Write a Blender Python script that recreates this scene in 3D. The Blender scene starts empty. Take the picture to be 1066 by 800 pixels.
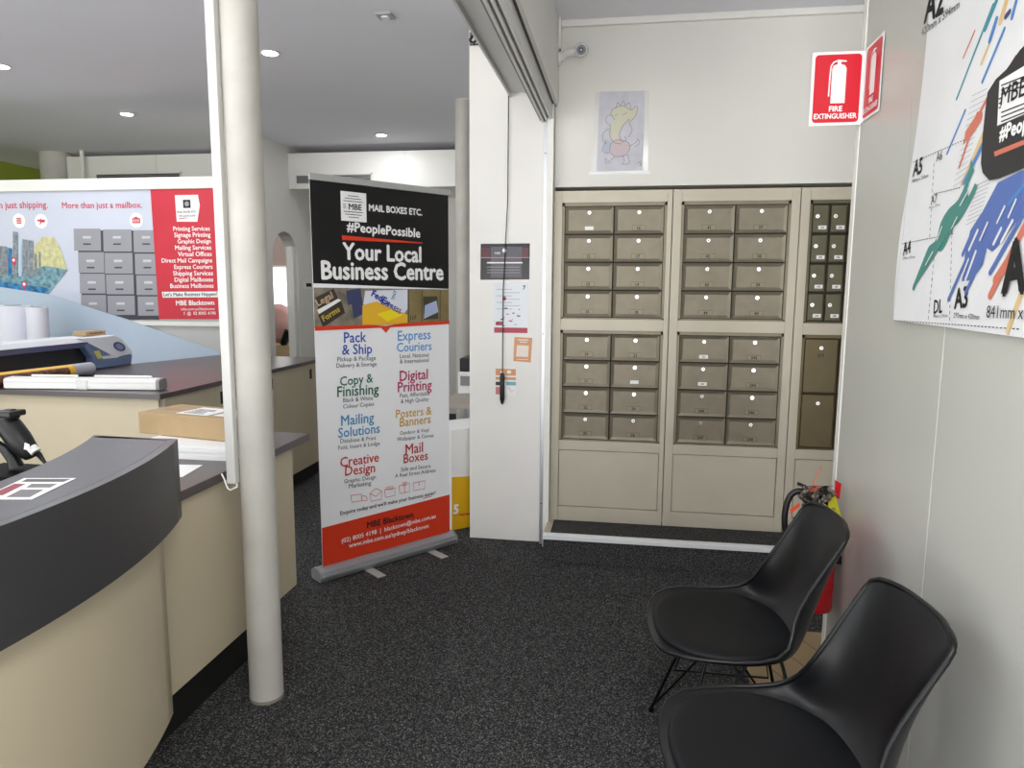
import bpy, math, random
from mathutils import Vector as V, Matrix
random.seed(7)
SC = bpy.context.scene
COL = SC.collection
PI = math.pi

# ------------------------------------------------------------------ camera
F, CX, CY, H = 740.0, 533.0, 400.0, 1.5
up = V((37., 5570., 740.)).normalized()
t_ = -(117*up.x - 740*up.z)/up.y
yd = V((117., t_, -740.)).normalized()
xd = yd.cross(up)
M3 = Matrix((xd, yd, up))
CAMP = V((0, 0, H))
cam = bpy.data.objects.new('camera', bpy.data.cameras.new('camera'))
COL.objects.link(cam)
cam.data.lens = F/1066*36
cam.data.sensor_width = 36
cam.data.clip_start = 0.05
cam.matrix_world = Matrix.Translation(CAMP) @ M3.to_4x4()
SC.camera = cam

def ray(px, py): return M3 @ V((px-CX, CY-py, -F))
def onz(px, py, z):
    d = ray(px, py); return CAMP + d*((z-H)/d.z)
def ony(px, py, y):
    d = ray(px, py); return CAMP + d*(y/d.y)
def onx(px, py, x):
    d = ray(px, py); return CAMP + d*(x/d.x)

# ------------------------------------------------------------------ materials
def lin(c):
    c = c/255
    return c/12.92 if c <= .04045 else ((c+.055)/1.055)**2.4
def rgb(h):
    h = h.lstrip('#')
    return tuple(lin(int(h[i:i+2], 16)) for i in (0, 2, 4)) + (1,)
MATS = {}
def mat(name, col, rough=.5, metal=0., noise=0., nscale=20., spec=.5, bump=0., bscale=200., emit=0., coat=0., dirt=None):
    if name in MATS: return MATS[name]
    m = bpy.data.materials.new(name); m.use_nodes = True
    nt = m.node_tree; b = nt.nodes['Principled BSDF']
    c = rgb(col)
    b.inputs['Base Color'].default_value = c
    b.inputs['Roughness'].default_value = rough
    b.inputs['Metallic'].default_value = metal
    b.inputs['Specular IOR Level'].default_value = spec
    if coat: b.inputs['Coat Weight'].default_value = coat
    if emit:
        b.inputs['Emission Color'].default_value = c
        b.inputs['Emission Strength'].default_value = emit
    if noise or bump:
        tc = nt.nodes.new('ShaderNodeTexCoord')
    if noise:
        n = nt.nodes.new('ShaderNodeTexNoise'); n.inputs['Scale'].default_value = nscale
        n.inputs['Detail'].default_value = 5
        nt.links.new(tc.outputs['Object'], n.inputs['Vector'])
        r = nt.nodes.new('ShaderNodeValToRGB')
        r.color_ramp.elements[0].position = .3; r.color_ramp.elements[1].position = .7
        k = 1-noise
        r.color_ramp.elements[0].color = (c[0]*k, c[1]*k, c[2]*k, 1)
        r.color_ramp.elements[1].color = tuple(min(1, x*(1+noise*.5)) for x in c[:3]) + (1,)
        nt.links.new(n.outputs['Fac'], r.inputs['Fac'])
        nt.links.new(r.outputs['Color'], b.inputs['Base Color'])
    if bump:
        n2 = nt.nodes.new('ShaderNodeTexNoise'); n2.inputs['Scale'].default_value = bscale
        nt.links.new(tc.outputs['Object'], n2.inputs['Vector'])
        bp = nt.nodes.new('ShaderNodeBump'); bp.inputs['Strength'].default_value = bump
        bp.inputs['Distance'].default_value = .002
        nt.links.new(n2.outputs['Fac'], bp.inputs['Height'])
        nt.links.new(bp.outputs['Normal'], b.inputs['Normal'])
    MATS[name] = m
    return m

def carpet_mat():
    m = bpy.data.materials.new('carpet'); m.use_nodes = True
    nt = m.node_tree; b = nt.nodes['Principled BSDF']
    tc = nt.nodes.new('ShaderNodeTexCoord')
    n = nt.nodes.new('ShaderNodeTexNoise'); n.inputs['Scale'].default_value = 190; n.inputs['Detail'].default_value = 3
    n.inputs['Roughness'].default_value = .8
    nt.links.new(tc.outputs['Object'], n.inputs['Vector'])
    r = nt.nodes.new('ShaderNodeValToRGB')
    e = r.color_ramp.elements
    e[0].position = .40; e[0].color = rgb('#1e1e20')
    e[1].position = .70; e[1].color = rgb('#a9a8a5')
    x = e.new(.54); x.color = rgb('#3b3b3c')
    nt.links.new(n.outputs['Fac'], r.inputs['Fac'])
    nt.links.new(r.outputs['Color'], b.inputs['Base Color'])
    b.inputs['Roughness'].default_value = .95
    b.inputs['Specular IOR Level'].default_value = .1
    bp = nt.nodes.new('ShaderNodeBump'); bp.inputs['Strength'].default_value = .7; bp.inputs['Distance'].default_value = .006
    nt.links.new(n.outputs['Fac'], bp.inputs['Height']); nt.links.new(bp.outputs['Normal'], b.inputs['Normal'])
    return m

def vinyl_mat():
    m = bpy.data.materials.new('timber_vinyl'); m.use_nodes = True
    nt = m.node_tree; b = nt.nodes['Principled BSDF']
    tc = nt.nodes.new('ShaderNodeTexCoord')
    br = nt.nodes.new('ShaderNodeTexBrick')
    br.inputs['Color1'].default_value = rgb('#a8916f'); br.inputs['Color2'].default_value = rgb('#96805f')
    br.inputs['Mortar'].default_value = rgb('#5d4d38'); br.inputs['Scale'].default_value = 1
    br.inputs['Brick Width'].default_value = .9; br.inputs['Row Height'].default_value = .14; br.inputs['Mortar Size'].default_value = .003
    mp = nt.nodes.new('ShaderNodeMapping'); mp.inputs['Rotation'].default_value = (0, 0, 1.1)
    nt.links.new(tc.outputs['Object'], mp.inputs['Vector']); nt.links.new(mp.outputs['Vector'], br.inputs['Vector'])
    nt.links.new(br.outputs['Color'], b.inputs['Base Color'])
    b.inputs['Roughness'].default_value = .4
    return m

noseM = mat('nosing_white', '#e6e8ea', .4, metal=.1); CARPET = carpet_mat(); VINYL = vinyl_mat()
wallM = mat('wall_paint', '#e2e1db', .55, noise=.03, nscale=2)
pillM = mat('pillar_paint', '#eeece8', .5, noise=.03, nscale=3)
panelM = mat('grey_wall_panel', '#c3c3bd', .27, noise=.03, nscale=1.5, spec=.5)
ceilM = mat('ceiling_paint', '#e9e9f0', .7, noise=.02, nscale=1)
whiteM = mat('white_paint', '#ecebe6', .45)
colM = mat('column_paint', '#bfbcb5', .5, noise=.10, nscale=7, bump=.3, bscale=60)
beigeM = mat('beige_laminate', '#c8bca2', .42, noise=.05, nscale=3)
topM = mat('dark_laminate', '#50484a', .30, noise=.10, nscale=120)
fasM = mat('charcoal_laminate', '#3c3b3d', .42, noise=.10, nscale=150)
grytopM = mat('grey_laminate', '#58575d', .38, noise=.10, nscale=150)
kickM = mat('black_kick', '#141414', .6)
blackM = mat('black_plastic', '#0f1012', .4)
chairM = mat('black_polypropylene', '#0f1013', .34, spec=.4, bump=.05, bscale=400)
cushM = mat('black_leatherette', '#0a0c10', .55, spec=.3, bump=.25, bscale=300)
rodM = mat('black_steel', '#0b0b0c', .35, metal=.3)
alM = mat('aluminium', '#c4c6ca', .35, metal=.85)
al2M = mat('brushed_aluminium', '#a9adb3', .38, metal=.7)
chromeM = mat('chrome', '#dddddd', .15, metal=1.)
shutM = mat('shutter_grey', '#cfcfcc', .45, metal=.1)
shutDM = mat('shutter_groove', '#6d6d70', .5, metal=.1)
frameM = mat('cabinet_cream', '#c0b8a7', .42, metal=.15, noise=.04, nscale=6)
doorM = mat('mailbox_bronze', '#827a69', .40, metal=.35, noise=.10, nscale=14, bump=.12, bscale=120)
door3M = mat('mailbox_olive', '#5f5b46', .40, metal=.35, noise=.10, nscale=14)
darkM = mat('recess_dark', '#2a261f', .7)
plateM = mat('plate_bronze', '#766c58', .4, metal=.3)
labelM = mat('white_label', '#f2f2f0', .5)
inkM = mat('black_ink', '#141414', .6)
redM = mat('sign_red', '#cf1029', .35)
red2M = mat('extinguisher_red', '#c00a16', .25, coat=.3)
cardM = mat('cardboard', '#b49a74', .75, noise=.05, nscale=12)
tapeM = mat('packing_tape', '#a68d66', .3)
paperM = mat('paper_white', '#f3f3f3', .6)
greenM = mat('green_wall_paint', '#7f8f22', .6)
yelM = mat('carton_yellow', '#e9b40e', .5)

# ------------------------------------------------------------------ mesh builder
def tag(o, label=None, cat=None, group=None, kind=None):
    if label: o['label'] = label
    if cat: o['category'] = cat
    if group: o['group'] = group
    if kind: o['kind'] = kind
    return o
ROOT = {}
def empty(name, loc, rz=0., label=None, cat=None, group=None):
    o = bpy.data.objects.new(name, None); COL.objects.link(o)
    o.empty_display_size = .05
    o.location = loc; o.rotation_euler = (0, 0, rz)
    ROOT[o.name] = Matrix.Translation(V(loc)) @ Matrix.Rotation(rz, 4, 'Z')
    return tag(o, label, cat, group)

class MB:
    def __init__(s): s.v = []; s.f = []; s.m = []
    def mi(s, m):
        if m not in s.m: s.m.append(m)
        return s.m.index(m)
    def face(s, pts, m, sm=False):
        b = len(s.v); s.v += [V(p) for p in pts]
        s.f.append((tuple(range(b, b+len(pts))), s.mi(m), sm))
    def add(s, verts, faces, m, sm=False):
        b = len(s.v); s.v += [V(p) for p in verts]; k = s.mi(m)
        for f in faces: s.f.append((tuple(i+b for i in f), k, sm))
    def box(s, p, q, m, T=None):
        x0, y0, z0 = [min(a, b) for a, b in zip(p, q)]; x1, y1, z1 = [max(a, b) for a, b in zip(p, q)]
        vs = [(x0,y0,z0),(x1,y0,z0),(x1,y1,z0),(x0,y1,z0),(x0,y0,z1),(x1,y0,z1),(x1,y1,z1),(x0,y1,z1)]
        if T: vs = [T @ V(a) for a in vs]
        s.add(vs, [(0,3,2,1),(4,5,6,7),(0,1,5,4),(1,2,6,5),(2,3,7,6),(3,0,4,7)], m)
    def prism(s, poly, z0, z1, m, sm=False, mtop=None):
        n = len(poly)
        a = sum(poly[i][0]*poly[(i+1) % n][1]-poly[(i+1) % n][0]*poly[i][1] for i in range(n))
        if a < 0: poly = poly[::-1]
        lo = [(x, y, z0) for x, y in poly]; hi = [(x, y, z1) for x, y in poly]
        s.face(lo[::-1], m); s.face(hi, mtop or m)
        b = len(s.v); s.v += [V(p) for p in lo+hi]; k = s.mi(m)
        for i in range(n):
            j = (i+1) % n; s.f.append(((b+i, b+j, b+n+j, b+n+i), k, sm))
    def plate(s, pts, off, m):
        """solid plate from a 3D polygon, extruded by vector off"""
        pts = [V(p) for p in pts]; off = V(off); n = len(pts)
        nrm = V((0, 0, 0))
        for i in range(n): nrm += pts[i].cross(pts[(i+1) % n])
        if nrm.dot(off) > 0: pts = pts[::-1]
        q = [p+off for p in pts]
        s.add(pts+q, [tuple(range(n)), tuple(range(2*n-1, n-1, -1))] + [((i+1) % n, i, n+i, n+(i+1) % n) for i in range(n)], m)
    def tube(s, pts, r, m, n=8, cap=True):
        pts = [V(p) for p in pts]; rs = r if isinstance(r, (list, tuple)) else [r]*len(pts)
        rings = []; ref = None
        for i, p in enumerate(pts):
            d = (pts[min(i+1, len(pts)-1)]-pts[max(i-1, 0)]).normalized()
            if ref is None: ref = V((0, 0, 1)) if abs(d.z) < .9 else V((1, 0, 0))
            a = d.cross(ref).normalized(); b = d.cross(a).normalized(); ref = a.cross(d)*1.0
            rings.append([p+(a*math.cos(2*PI*k/n)+b*math.sin(2*PI*k/n))*rs[i] for k in range(n)])
        vs = [v for R in rings for v in R]; fs = []
        for i in range(len(pts)-1):
            for k in range(n):
                l = (k+1) % n; fs.append((i*n+k, i*n+l, (i+1)*n+l, (i+1)*n+k))
        s.add(vs, fs, m, True)
        if cap:
            s.face(rings[0][::-1], m); s.face(rings[-1], m)
    def lathe(s, prof, c, m, n=24, ax=None):
        c = V(c); T = ax or Matrix.Identity(3)
        vs = []; fs = []
        for r, z in prof:
            for k in range(n): vs.append(c+T @ V((r*math.cos(2*PI*k/n), r*math.sin(2*PI*k/n), z)))
        for i in range(len(prof)-1):
            for k in range(n):
                l = (k+1) % n; fs.append((i*n+k, i*n+l, (i+1)*n+l, (i+1)*n+k))
        s.add(vs, fs, m, True)
        s.face([vs[k] for k in range(n)][::-1], m); s.face(vs[-n:], m)
    def build(s, name, parent=None, bevel=0., org=None, subsurf=0, solid=0.):
        me = bpy.data.meshes.new(name)
        if parent is not None:
            R = ROOT[parent.name]
        else:
            if org is None:
                xs = [v.x for v in s.v]; ys = [v.y for v in s.v]; zs = [v.z for v in s.v]
                org = ((min(xs)+max(xs))/2, (min(ys)+max(ys))/2, min(zs))
            R = Matrix.Translation(V(org))
        Ri = R.inverted()
        me.from_pydata([tuple(Ri @ v) for v in s.v], [], [f[0] for f in s.f])
        for m in s.m: me.materials.append(m)
        for p, f in zip(me.polygons, s.f):
            p.material_index = f[1]; p.use_smooth = f[2]
        me.update()
        o = bpy.data.objects.new(name, me); COL.objects.link(o)
        if parent is not None:
            o.parent = parent
        else:
            o.matrix_world = R
        ROOT[o.name] = R
        if solid:
            md = o.modifiers.new('solid', 'SOLIDIFY'); md.thickness = solid; md.offset = 0
        if bevel:
            md = o.modifiers.new('bevel', 'BEVEL'); md.width = bevel; md.segments = 2; md.limit_method = 'ANGLE'; md.angle_limit = .9
        if subsurf:
            md = o.modifiers.new('sub', 'SUBSURF'); md.levels = subsurf; md.render_levels = subsurf
        return o
def struct(name, mb, bevel=0.):
    return tag(mb.build(name, bevel=bevel), kind='structure')
def sbox(name, p, q, m, bevel=0.):
    b = MB(); b.box(p, q, m); return struct(name, b, bevel)

# ------------------------------------------------------------------ flat printing
TXT = {}
def textmesh(s, bold=0.):
    k = (s, bold)
    if k in TXT: return TXT[k]
    cu = bpy.data.curves.new('t', 'FONT'); cu.body = s; cu.size = 1; cu.resolution_u = 2; cu.offset = bold
    o = bpy.data.objects.new('t', cu); COL.objects.link(o)
    dg = bpy.context.evaluated_depsgraph_get()
    me = bpy.data.meshes.new_from_object(o.evaluated_get(dg))
    vs = [(v.co.x, v.co.y) for v in me.vertices]; fs = [tuple(p.vertices) for p in me.polygons]
    x0 = min(v[0] for v in vs); x1 = max(v[0] for v in vs)
    TXT[k] = ([((x-x0)/(x1-x0), y) for x, y in vs], fs, x1-x0)
    bpy.data.objects.remove(o); bpy.data.curves.remove(cu); bpy.data.meshes.remove(me)
    return TXT[k]
class PB(MB):
    """prints on a plane; (u, v) in metres or pixels of the photograph unprojected on the plane"""
    def __init__(s, O, U, Vv, N, step=.0007):
        super().__init__(); s.O = V(O); s.U = V(U).normalized(); s.V = V(Vv).normalized(); s.N = V(N).normalized(); s.step = step
        s.bend = None; s.seq = 0.
    def P(s, px, py):
        d = ray(px, py); k = (s.O-CAMP).dot(s.N)/d.dot(s.N); w = CAMP+d*k-s.O
        return (w.dot(s.U), w.dot(s.V))
    def W(s, u, v, layer):
        w = s.O+s.U*u+s.V*v+s.N*((layer+(s.seq if layer else 0))*s.step)
        if s.bend: w = w+s.N*s.bend(u, v)
        return w
    def poly(s, pts, m, layer=1, px=True):
        if px: pts = [s.P(*p) for p in pts]
        s.seq += .008
        s.face([s.W(u, v, layer) for u, v in pts], m)
    def text(s, t, a, b, m, layer=2, bold=.0, hs=1., px=True):
        """text from baseline point a to b; hs scales height against natural proportion"""
        vs, fs, w = textmesh(t)
        if px: a = s.P(*a); b = s.P(*b)
        a = V(a); b = V(b); d = b-a; L = d.length; n = V((-d.y, d.x))/L
        if s.U.cross(s.V).dot(s.N) < 0 and d.x < 0: n = -n
        sc = L/w*hs
        for k in ((0, 0),) if bold < .008 else ((-bold, 0), (bold, 0), (0, bold), (0, -bold), (0, 0)):
            s.seq += .008; o_ = d/L*k[0]*sc+n*k[1]*sc
            s.add([s.W(*(a+o_+d*x+n*(y*sc)), layer) for x, y in vs], fs, m)
    def ctext(s, t, c, cap, m, layer=2, bold=.0, align='c', wid=1., px=True):
        """text with baseline point c, cap height (m)"""
        vs, fs, w = textmesh(t)
        if px: c = s.P(*c)
        sc = cap/.70; W = w*sc*wid
        x0 = {'c': -W/2, 'l': 0, 'r': -W}[align]
        for k in ((0, 0),) if bold < .008 else ((-bold, 0), (bold, 0), (0, bold), (0, -bold), (0, 0)):
            s.seq += .008
            s.add([s.W(c[0]+x0+W*x+k[0]*sc, c[1]+(y+k[1])*sc, layer) for x, y in vs], fs, m)
    def line(s, pts, w, m, layer=1, px=True, w2=None):
        if px: pts = [s.P(*p) for p in pts]
        pts = [V(p) for p in pts]; L = []; R = []
        for i, p in enumerate(pts):
            d = (pts[min(i+1, len(pts)-1)]-pts[max(0, i-1)])
            if d.length < 1e-9: continue
            d.normalize(); n = V((-d.y, d.x))
            ww = w if w2 is None else w+(w2-w)*i/(len(pts)-1)
            L.append(p+n*ww/2); R.append(p-n*ww/2)
        for i in range(len(L)-1):
            s.face([s.W(*L[i], layer), s.W(*R[i], layer), s.W(*R[i+1], layer), s.W(*L[i+1], layer)], m)
    def streak(s, a, b, w, m, layer=1, px=True):
        if px: a = s.P(*a); b = s.P(*b)
        a = V(a); b = V(b); d = (b-a).normalized(); n = V((-d.y, d.x)); pts = []
        for c, sg in ((b, 1), (a, -1)):
            for k in range(7):
                t = -PI/2+PI*k/6
                pts.append(c+(d*math.cos(t)-n*(-math.sin(t)))*(w/2)*sg)
        s.poly([tuple(p) for p in pts], m, layer, px=False)
    def circle(s, c, r, m, layer=1, px=True, n=20, ry=None):
        if px: c = s.P(*c)
        s.poly([(c[0]+r*math.cos(2*PI*k/n), c[1]+(ry or r)*math.sin(2*PI*k/n)) for k in range(n)], m, layer, px=False)
    def rect(s, a, b, m, layer=1, px=True):
        if px: a = s.P(*a); b = s.P(*b)
        s.poly([(a[0], a[1]), (b[0], a[1]), (b[0], b[1]), (a[0], b[1])], m, layer, px=False)
    def sheet(s, pts, th, m, px=True):
        """solid backing sheet, front at layer 0"""
        if px: pts = [s.P(*p) for p in pts]
        s.plate([s.W(u, v, 0) for u, v in pts], -s.N*th, m)
def smooth_pts(pts, n=6):
    out = []
    P = [V(p) for p in pts]
    for i in range(len(P)-1):
        a = P[max(i-1, 0)]; b = P[i]; c = P[i+1]; d = P[min(i+2, len(P)-1)]
        for k in range(n):
            t = k/n
            out.append(tuple(.5*((2*b)+(c-a)*t+(2*a-5*b+4*c-d)*t*t+(3*b-a-3*c+d)*t**3)))
    out.append(tuple(P[-1])); return out
def logo(pb, c, w, layer=3, back=None, ink=None):
    """white square with thin rules and three letters in the middle"""
    back = back or paperM; ink = ink or inkM
    u, v = c
    pb.rect((u-w/2, v-w/2), (u+w/2, v+w/2), back, layer, px=False)
    for k, ww in ((.36, .22), (.27, .34), (.18, .40), (-.18, .40), (-.27, .34), (-.36, .22)):
        pb.rect((u-w*ww, v+w*k-w*.011), (u+w*ww*.9, v+w*k+w*.011), ink, layer+1, px=False)
    for k in (.06, 0, -.06):
        pb.rect((u-w*.42, v+w*k-w*.009), (u-w*.30, v+w*k+w*.009), ink, layer+1, px=False)
    pb.ctext('MBE', (u+w*.05, v-w*.1), w*.2, ink, layer+2, bold=.02, px=False, wid=1.)

# ================================================================== SETTING
CEIL, CEIL2 = 3.0, 2.94
XW = .788
b = MB(); b.box((-8, -.7, -.05), (2.2, 9.4, 0), CARPET); struct('floor', b)
b = MB(); b.box((.52, 2.62, 0), (2.2, 3.15, .004), VINYL); tag(b.build('floor_timber_vinyl'), kind='structure')
b = MB(); b.box((-.66, -1.2, CEIL), (-8, 9.4, CEIL+.05), ceilM); b.box((-.66, 4.2, CEIL), (-.40, 9.4, CEIL+.05), ceilM); struct('ceiling', b)
b = MB(); b.box((-.384, -1.2, CEIL2), (2.2, 4.059, CEIL2+.05), ceilM); struct('ceiling_mailbox_area', b)
# raised platform with nosing
b = MB(); b.box((-.41, 3.79, 0), (2.2, 4.075, .148), CARPET); tag(b.build('floor_platform'), kind='structure')
b = MB(); b.box((-.41, 3.775, .128), (2.2, 3.790, .152), noseM); b.box((-.41, 3.775, .148), (2.2, 3.825, .153), noseM)
struct('trim_1', b, .002)
b = MB(); b.box((-.41, 3.826, .148), (-.375, 4.058, .1515), mat('edge_strip', '#a89f8d', .5)); struct('trim_2', b)
# wall over the mailboxes
b = MB(); b.box((-.40, 4.06, 2.068), (2.2, 4.6, 3.0), wallM); b.box((-.40, 4.5, 0), (2.2, 4.6, 2.068), darkM); struct('wall_back', b)
b = MB(); b.box((-.385, 4.035, 2.905), (2.2, 4.06, CEIL2), whiteM); struct('trim_3', b, .004)
b = MB(); b.box((1.62, 3.79, .15), (2.2, 4.5, 2.068), wallM); struct('wall_behind_panel', b)
# right wall
b = MB(); b.box((XW, -1.2, 0), (XW+.1, 1.908, CEIL2), panelM); b.box((XW, 1.912, 0), (XW+.1, 2.705, CEIL2), panelM)
b.box((XW+.004, 1.905, 0), (XW+.09, 1.915, CEIL2), whiteM); struct('wall_right', b, .0015)
b = MB(); b.box((XW-.003, 2.700, 0), (XW+.103, 2.74, CEIL2), whiteM); struct('trim_4', b, .002)
b = MB(); b.box((2.2, -1.2, 0), (2.3, 4.6, CEIL2), wallM); struct('wall_light_block', b)  # unseen wall added to shut out light from the entrance side
# pillar, jamb, dividing wall, beam
b = MB(); b.box((-.89, 4.08, 0), (-.40, 4.2, CEIL), pillM); struct('wall_pillar', b, .004)
b = MB(); b.box((-.46, 4.2, 0), (-.40, 9.4, CEIL), pillM); struct('wall_middle', b)
b = MB(); b.box((-.437, 4.0, 0), (-.403, 4.078, 2.5), whiteM); b.box((-.425, 4.0, 2.5), (-.395, 4.058, 2.9), whiteM); struct('trim_5', b, .002)
b = MB(); b.box((-.655, -1.2, 2.62), (-.4025, 4.078, 3.0), wallM); b.box((-.402, -1.2, 2.50), (-.385, 4.056, 3.0), wallM); struct('wall_beam', b)
# far shop walls
WX = -3.6
def arch_wall():
    y0, y1, zt = 6.98, 7.56, 2.10
    r = (y1-y0)/2; yc = (y0+y1)/2; zs = zt-r
    m = MB(); T = .14
    def q(pts): m.plate([(WX, y, z) for y, z in pts], (-T, 0, 0), wallM)
    q([(6.2, 0), (y0, 0), (y0, zs), (y0, CEIL), (6.2, CEIL)])
    q([(y1, 0), (8.3, 0), (8.3, CEIL), (y1, CEIL), (y1, zs)])
    A = [(yc-r*math.cos(PI*k/12), zs+r*math.sin(PI*k/12)) for k in range(13)]
    for i in range(12):
        q([A[i], A[i+1], (A[i+1][0], CEIL), (A[i][0], CEIL)])
    return m
struct('wall_arch', arch_wall())
b = MB(); b.box((WX-.10, 7.50, 0), (WX-.03, 7.555, 1.95), whiteM); struct('door_1', b)
b = MB(); b.box((WX-.14, 8.3, 0), (-.40, 8.4, CEIL), wallM); struct('wall_far', b)
b = MB(); b.box((-8, 9.3, 0), (WX-.14, 9.4, CEIL), mat('back_room_wall', '#a8948d', .6)); struct('wall_back_room', b)
b = MB(); b.box((-7.6, -1.2, 0), (-7.5, 9.4, CEIL), greenM); struct('wall_left', b)
# bulkheads (air-conditioning ducts)
def vent(p0, p1, y, name, label):
    (x0, z0), (x1, z1) = p0, p1
    e = empty(name, ((x0+x1)/2, y, z0), 0, label, 'vent', 'air vents in the bulkhead')
    f = MB(); w = .014
    f.box((x0, y-.012, z0), (x1, y, z0+w), whiteM); f.box((x0, y-.012, z1-w), (x1, y, z1), whiteM)
    f.box((x0, y-.012, z0), (x0+w, y, z1), whiteM); f.box((x1-w, y-.012, z0), (x1, y, z1), whiteM); f.build('vent_frame', e)
    f = MB(); f.box((x0+w, y-.002, z0+w), (x1-w, y-.001, z1-w), darkM); f.build('backing', e)
    s_ = MB(); n = 5
    for k in range(n):
        z = z0+w+(z1-z0-2*w)*(k+.5)/n
        s_.box((x0+w, y-.01, z-.004), (x1-w, y-.003, z+.006), mat('vent_slat', '#8f8f8f', .5))
    s_.build('slats', e)
b = MB(); b.box((WX+.001, 7.40, 2.56), (-.46, 8.30, 2.93), whiteM)
b.box((-2.3, 7.396, 2.56), (-2.296, 7.40, 2.93), shutM); struct('wall_bulkhead_right', b)
vent((-3.52, 2.60), (-2.66, 2.71), 7.40, 'air_vent', 'wide slatted air vent in the white bulkhead behind the pull-up banner')
b = MB(); b.box((-6.25, 7.40, 2.56), (WX-.15, 7.9, 2.95), whiteM); b.box((-5.15, 7.396, 2.56), (-5.146, 7.40, 2.95), shutM)
b.box((-6.25, 7.396, 2.56), (-6.05, 7.40, 2.95), wallM); struct('wall_bulkhead_left', b)
vent((-5.9, 2.55), (-4.85, 2.76), 7.395, 'air_vent', 'dark air vent in the white bulkhead above the mural partition')
b = MB(); b.tube([(-6.42, 7.45, 0), (-6.42, 7.45, CEIL)], .17, colM, 24); tag(b.build('round_column'), 'thick round white column beyond the mural partition by the green wall', 'column')
b = MB(); b.tube([(-6.0, 7.33, 0), (-6.0, 7.33, CEIL)], .022, whiteM, 10); tag(b.build('vertical_pipe'), 'thin white vertical pipe beside the thick round column at far left', 'pipe')
# window in back room
wx0 = ony(284, 300, 9.28); wx1 = ony(299, 300, 9.28)
zt = ony(290, 279, 9.28).z; zb = ony(290, 319, 9.28).z
b = MB(); b.box((wx0.x-.1, 9.285, zb), (wx1.x, 9.299, zt), mat('window_daylight', '#ffffff', .5, emit=3.)); struct('window_1', b)
b = MB()
for z in (zb-.03, zt): b.box((wx0.x-.13, 9.26, z), (wx1.x+.03, 9.299, z+.03), whiteM)
b.box((wx1.x, 9.26, zb), (wx1.x+.03, 9.299, zt), whiteM); struct('trim_6', b)
# partition with mural
YP = 5.50
pr = ony(236, 300, YP).x
b = MB(); b.box((-6.4, YP, 0), (pr, YP+.06, 2.385), mat('partition_grey', '#c2c2c0', .5)); struct('wall_partition', b)
zr = ony(120, 197, YP).z; zl = ony(180, 335, YP).z
b = MB(); b.box((-6.4, YP-.03, zr-.01), (pr+.01, YP-.0005, 2.395), whiteM); struct('trim_7', b, .004)
b = MB(); b.box((-6.4, YP-.02, zl-.035), (pr+.01, YP-.0005, zl), whiteM); struct('trim_8', b, .002)

# ================================================================== COLUMNS
def col(x, y, r, label, name='round_column'):
    m = MB(); m.tube([(x, y, .002), (x, y, .9), (x, y, 1.9), (x, y, CEIL)], r, colM, 32)
    m.tube([(x, y, 0), (x, y, .012)], r*1.015, mat('scuffed_edge', '#8b857b', .8), 32)
    return tag(m.build(name), label, 'column')
col(-1.268, 2.29, .060, 'white round steel column standing in front of the low counter')
col(-1.318, 5.80, .062, 'slim white round column far behind the pull-up banner and white pillar')
ty = 2.225
a0 = ony(212, 0, ty); a1 = ony(222, 0, ty); c0 = ony(236, 504, ty); c1 = ony(245, 504, ty)
xa = (a0.x+c0.x)/2; xb = (a1.x+c1.x)/2; zbm = c0.z
b = MB(); b.box((xa, ty, zbm), (xb, ty+.03, CEIL), mat('trunking_white', '#d0cfcb', .45))
e = tag(b.build('cable_trunking', bevel=.003), 'white square cable trunking running down beside the near round column', 'trunking')
m = MB(); m.tube([(xb-.005, ty+.015, zbm+.01), (xb-.0, ty+.01, zbm-.012), (xb-.02, ty+.0, zbm-.022), (xa, ty+.005, zbm-.018), (xa-.02, ty+.02, zbm+.01), (xa-.03, ty+.02, zbm+.03)], .003, labelM, 6); m.build('cable_loop', e)

# ================================================================== COUNTERS
# high curved counter
cxx, cyy, R1 = -3.025, 1.2, 1.85
def arc(R, ya, yb, n=28):
    return [(cxx+math.sqrt(R*R-(y-cyy)**2), y) for y in [ya+(yb-ya)*k/n for k in range(n+1)]]
ct = empty('curved_reception_counter', (-1.4, 1.2, 0), 0, 'high curved reception counter with charcoal fascia and beige front panel', 'counter')
ye, ys = 1.955, .30
out = arc(R1, ys, ye); inn = arc(R1-.262, ys, ye)
m = MB(); m.prism(arc(R1-.031, ys, ye-.025)+inn[::-1], 1.015, 1.04, fasM, mtop=grytopM); m.build('ledge_top', ct, .002)
m = MB(); m.prism(arc(R1-.004, ys+.002, ye-.004)+arc(R1-.03, ys+.002, ye-.004)[::-1], .795, 1.04, fasM, True, mtop=grytopM)
m.prism([(-1.60, ye-.03), (-1.36, ye-.03), (-1.355, ye-.006), (-1.60, ye-.006)], .795, 1.04, fasM, mtop=grytopM); m.build('fascia', ct)
yp = 1.865
m = MB(); m.prism(arc(R1-.045, ys+.03, yp)+arc(R1-.075, ys+.03, yp)[::-1], .19, .794, beigeM, True)
m.prism([(-2.0, yp-.02), (-1.40, yp-.02), (-1.40, yp-.001), (-2.0, yp-.001)], .19, .794, beigeM)
m.build('front_panel', ct)
m = MB(); m.prism(arc(R1-.14, ys+.05, yp-.06)+arc(R1-.17, ys+.05, yp-.06)[::-1], 0, .19, kickM, True); m.build('kickboard', ct)
m = MB(); m.prism(arc(R1-.31, ys+.05, yp-.03)+[(-2.5, yp-.03), (-2.5, ys+.05)], .74, .768, topM); m.build('desk_surface', ct)

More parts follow.
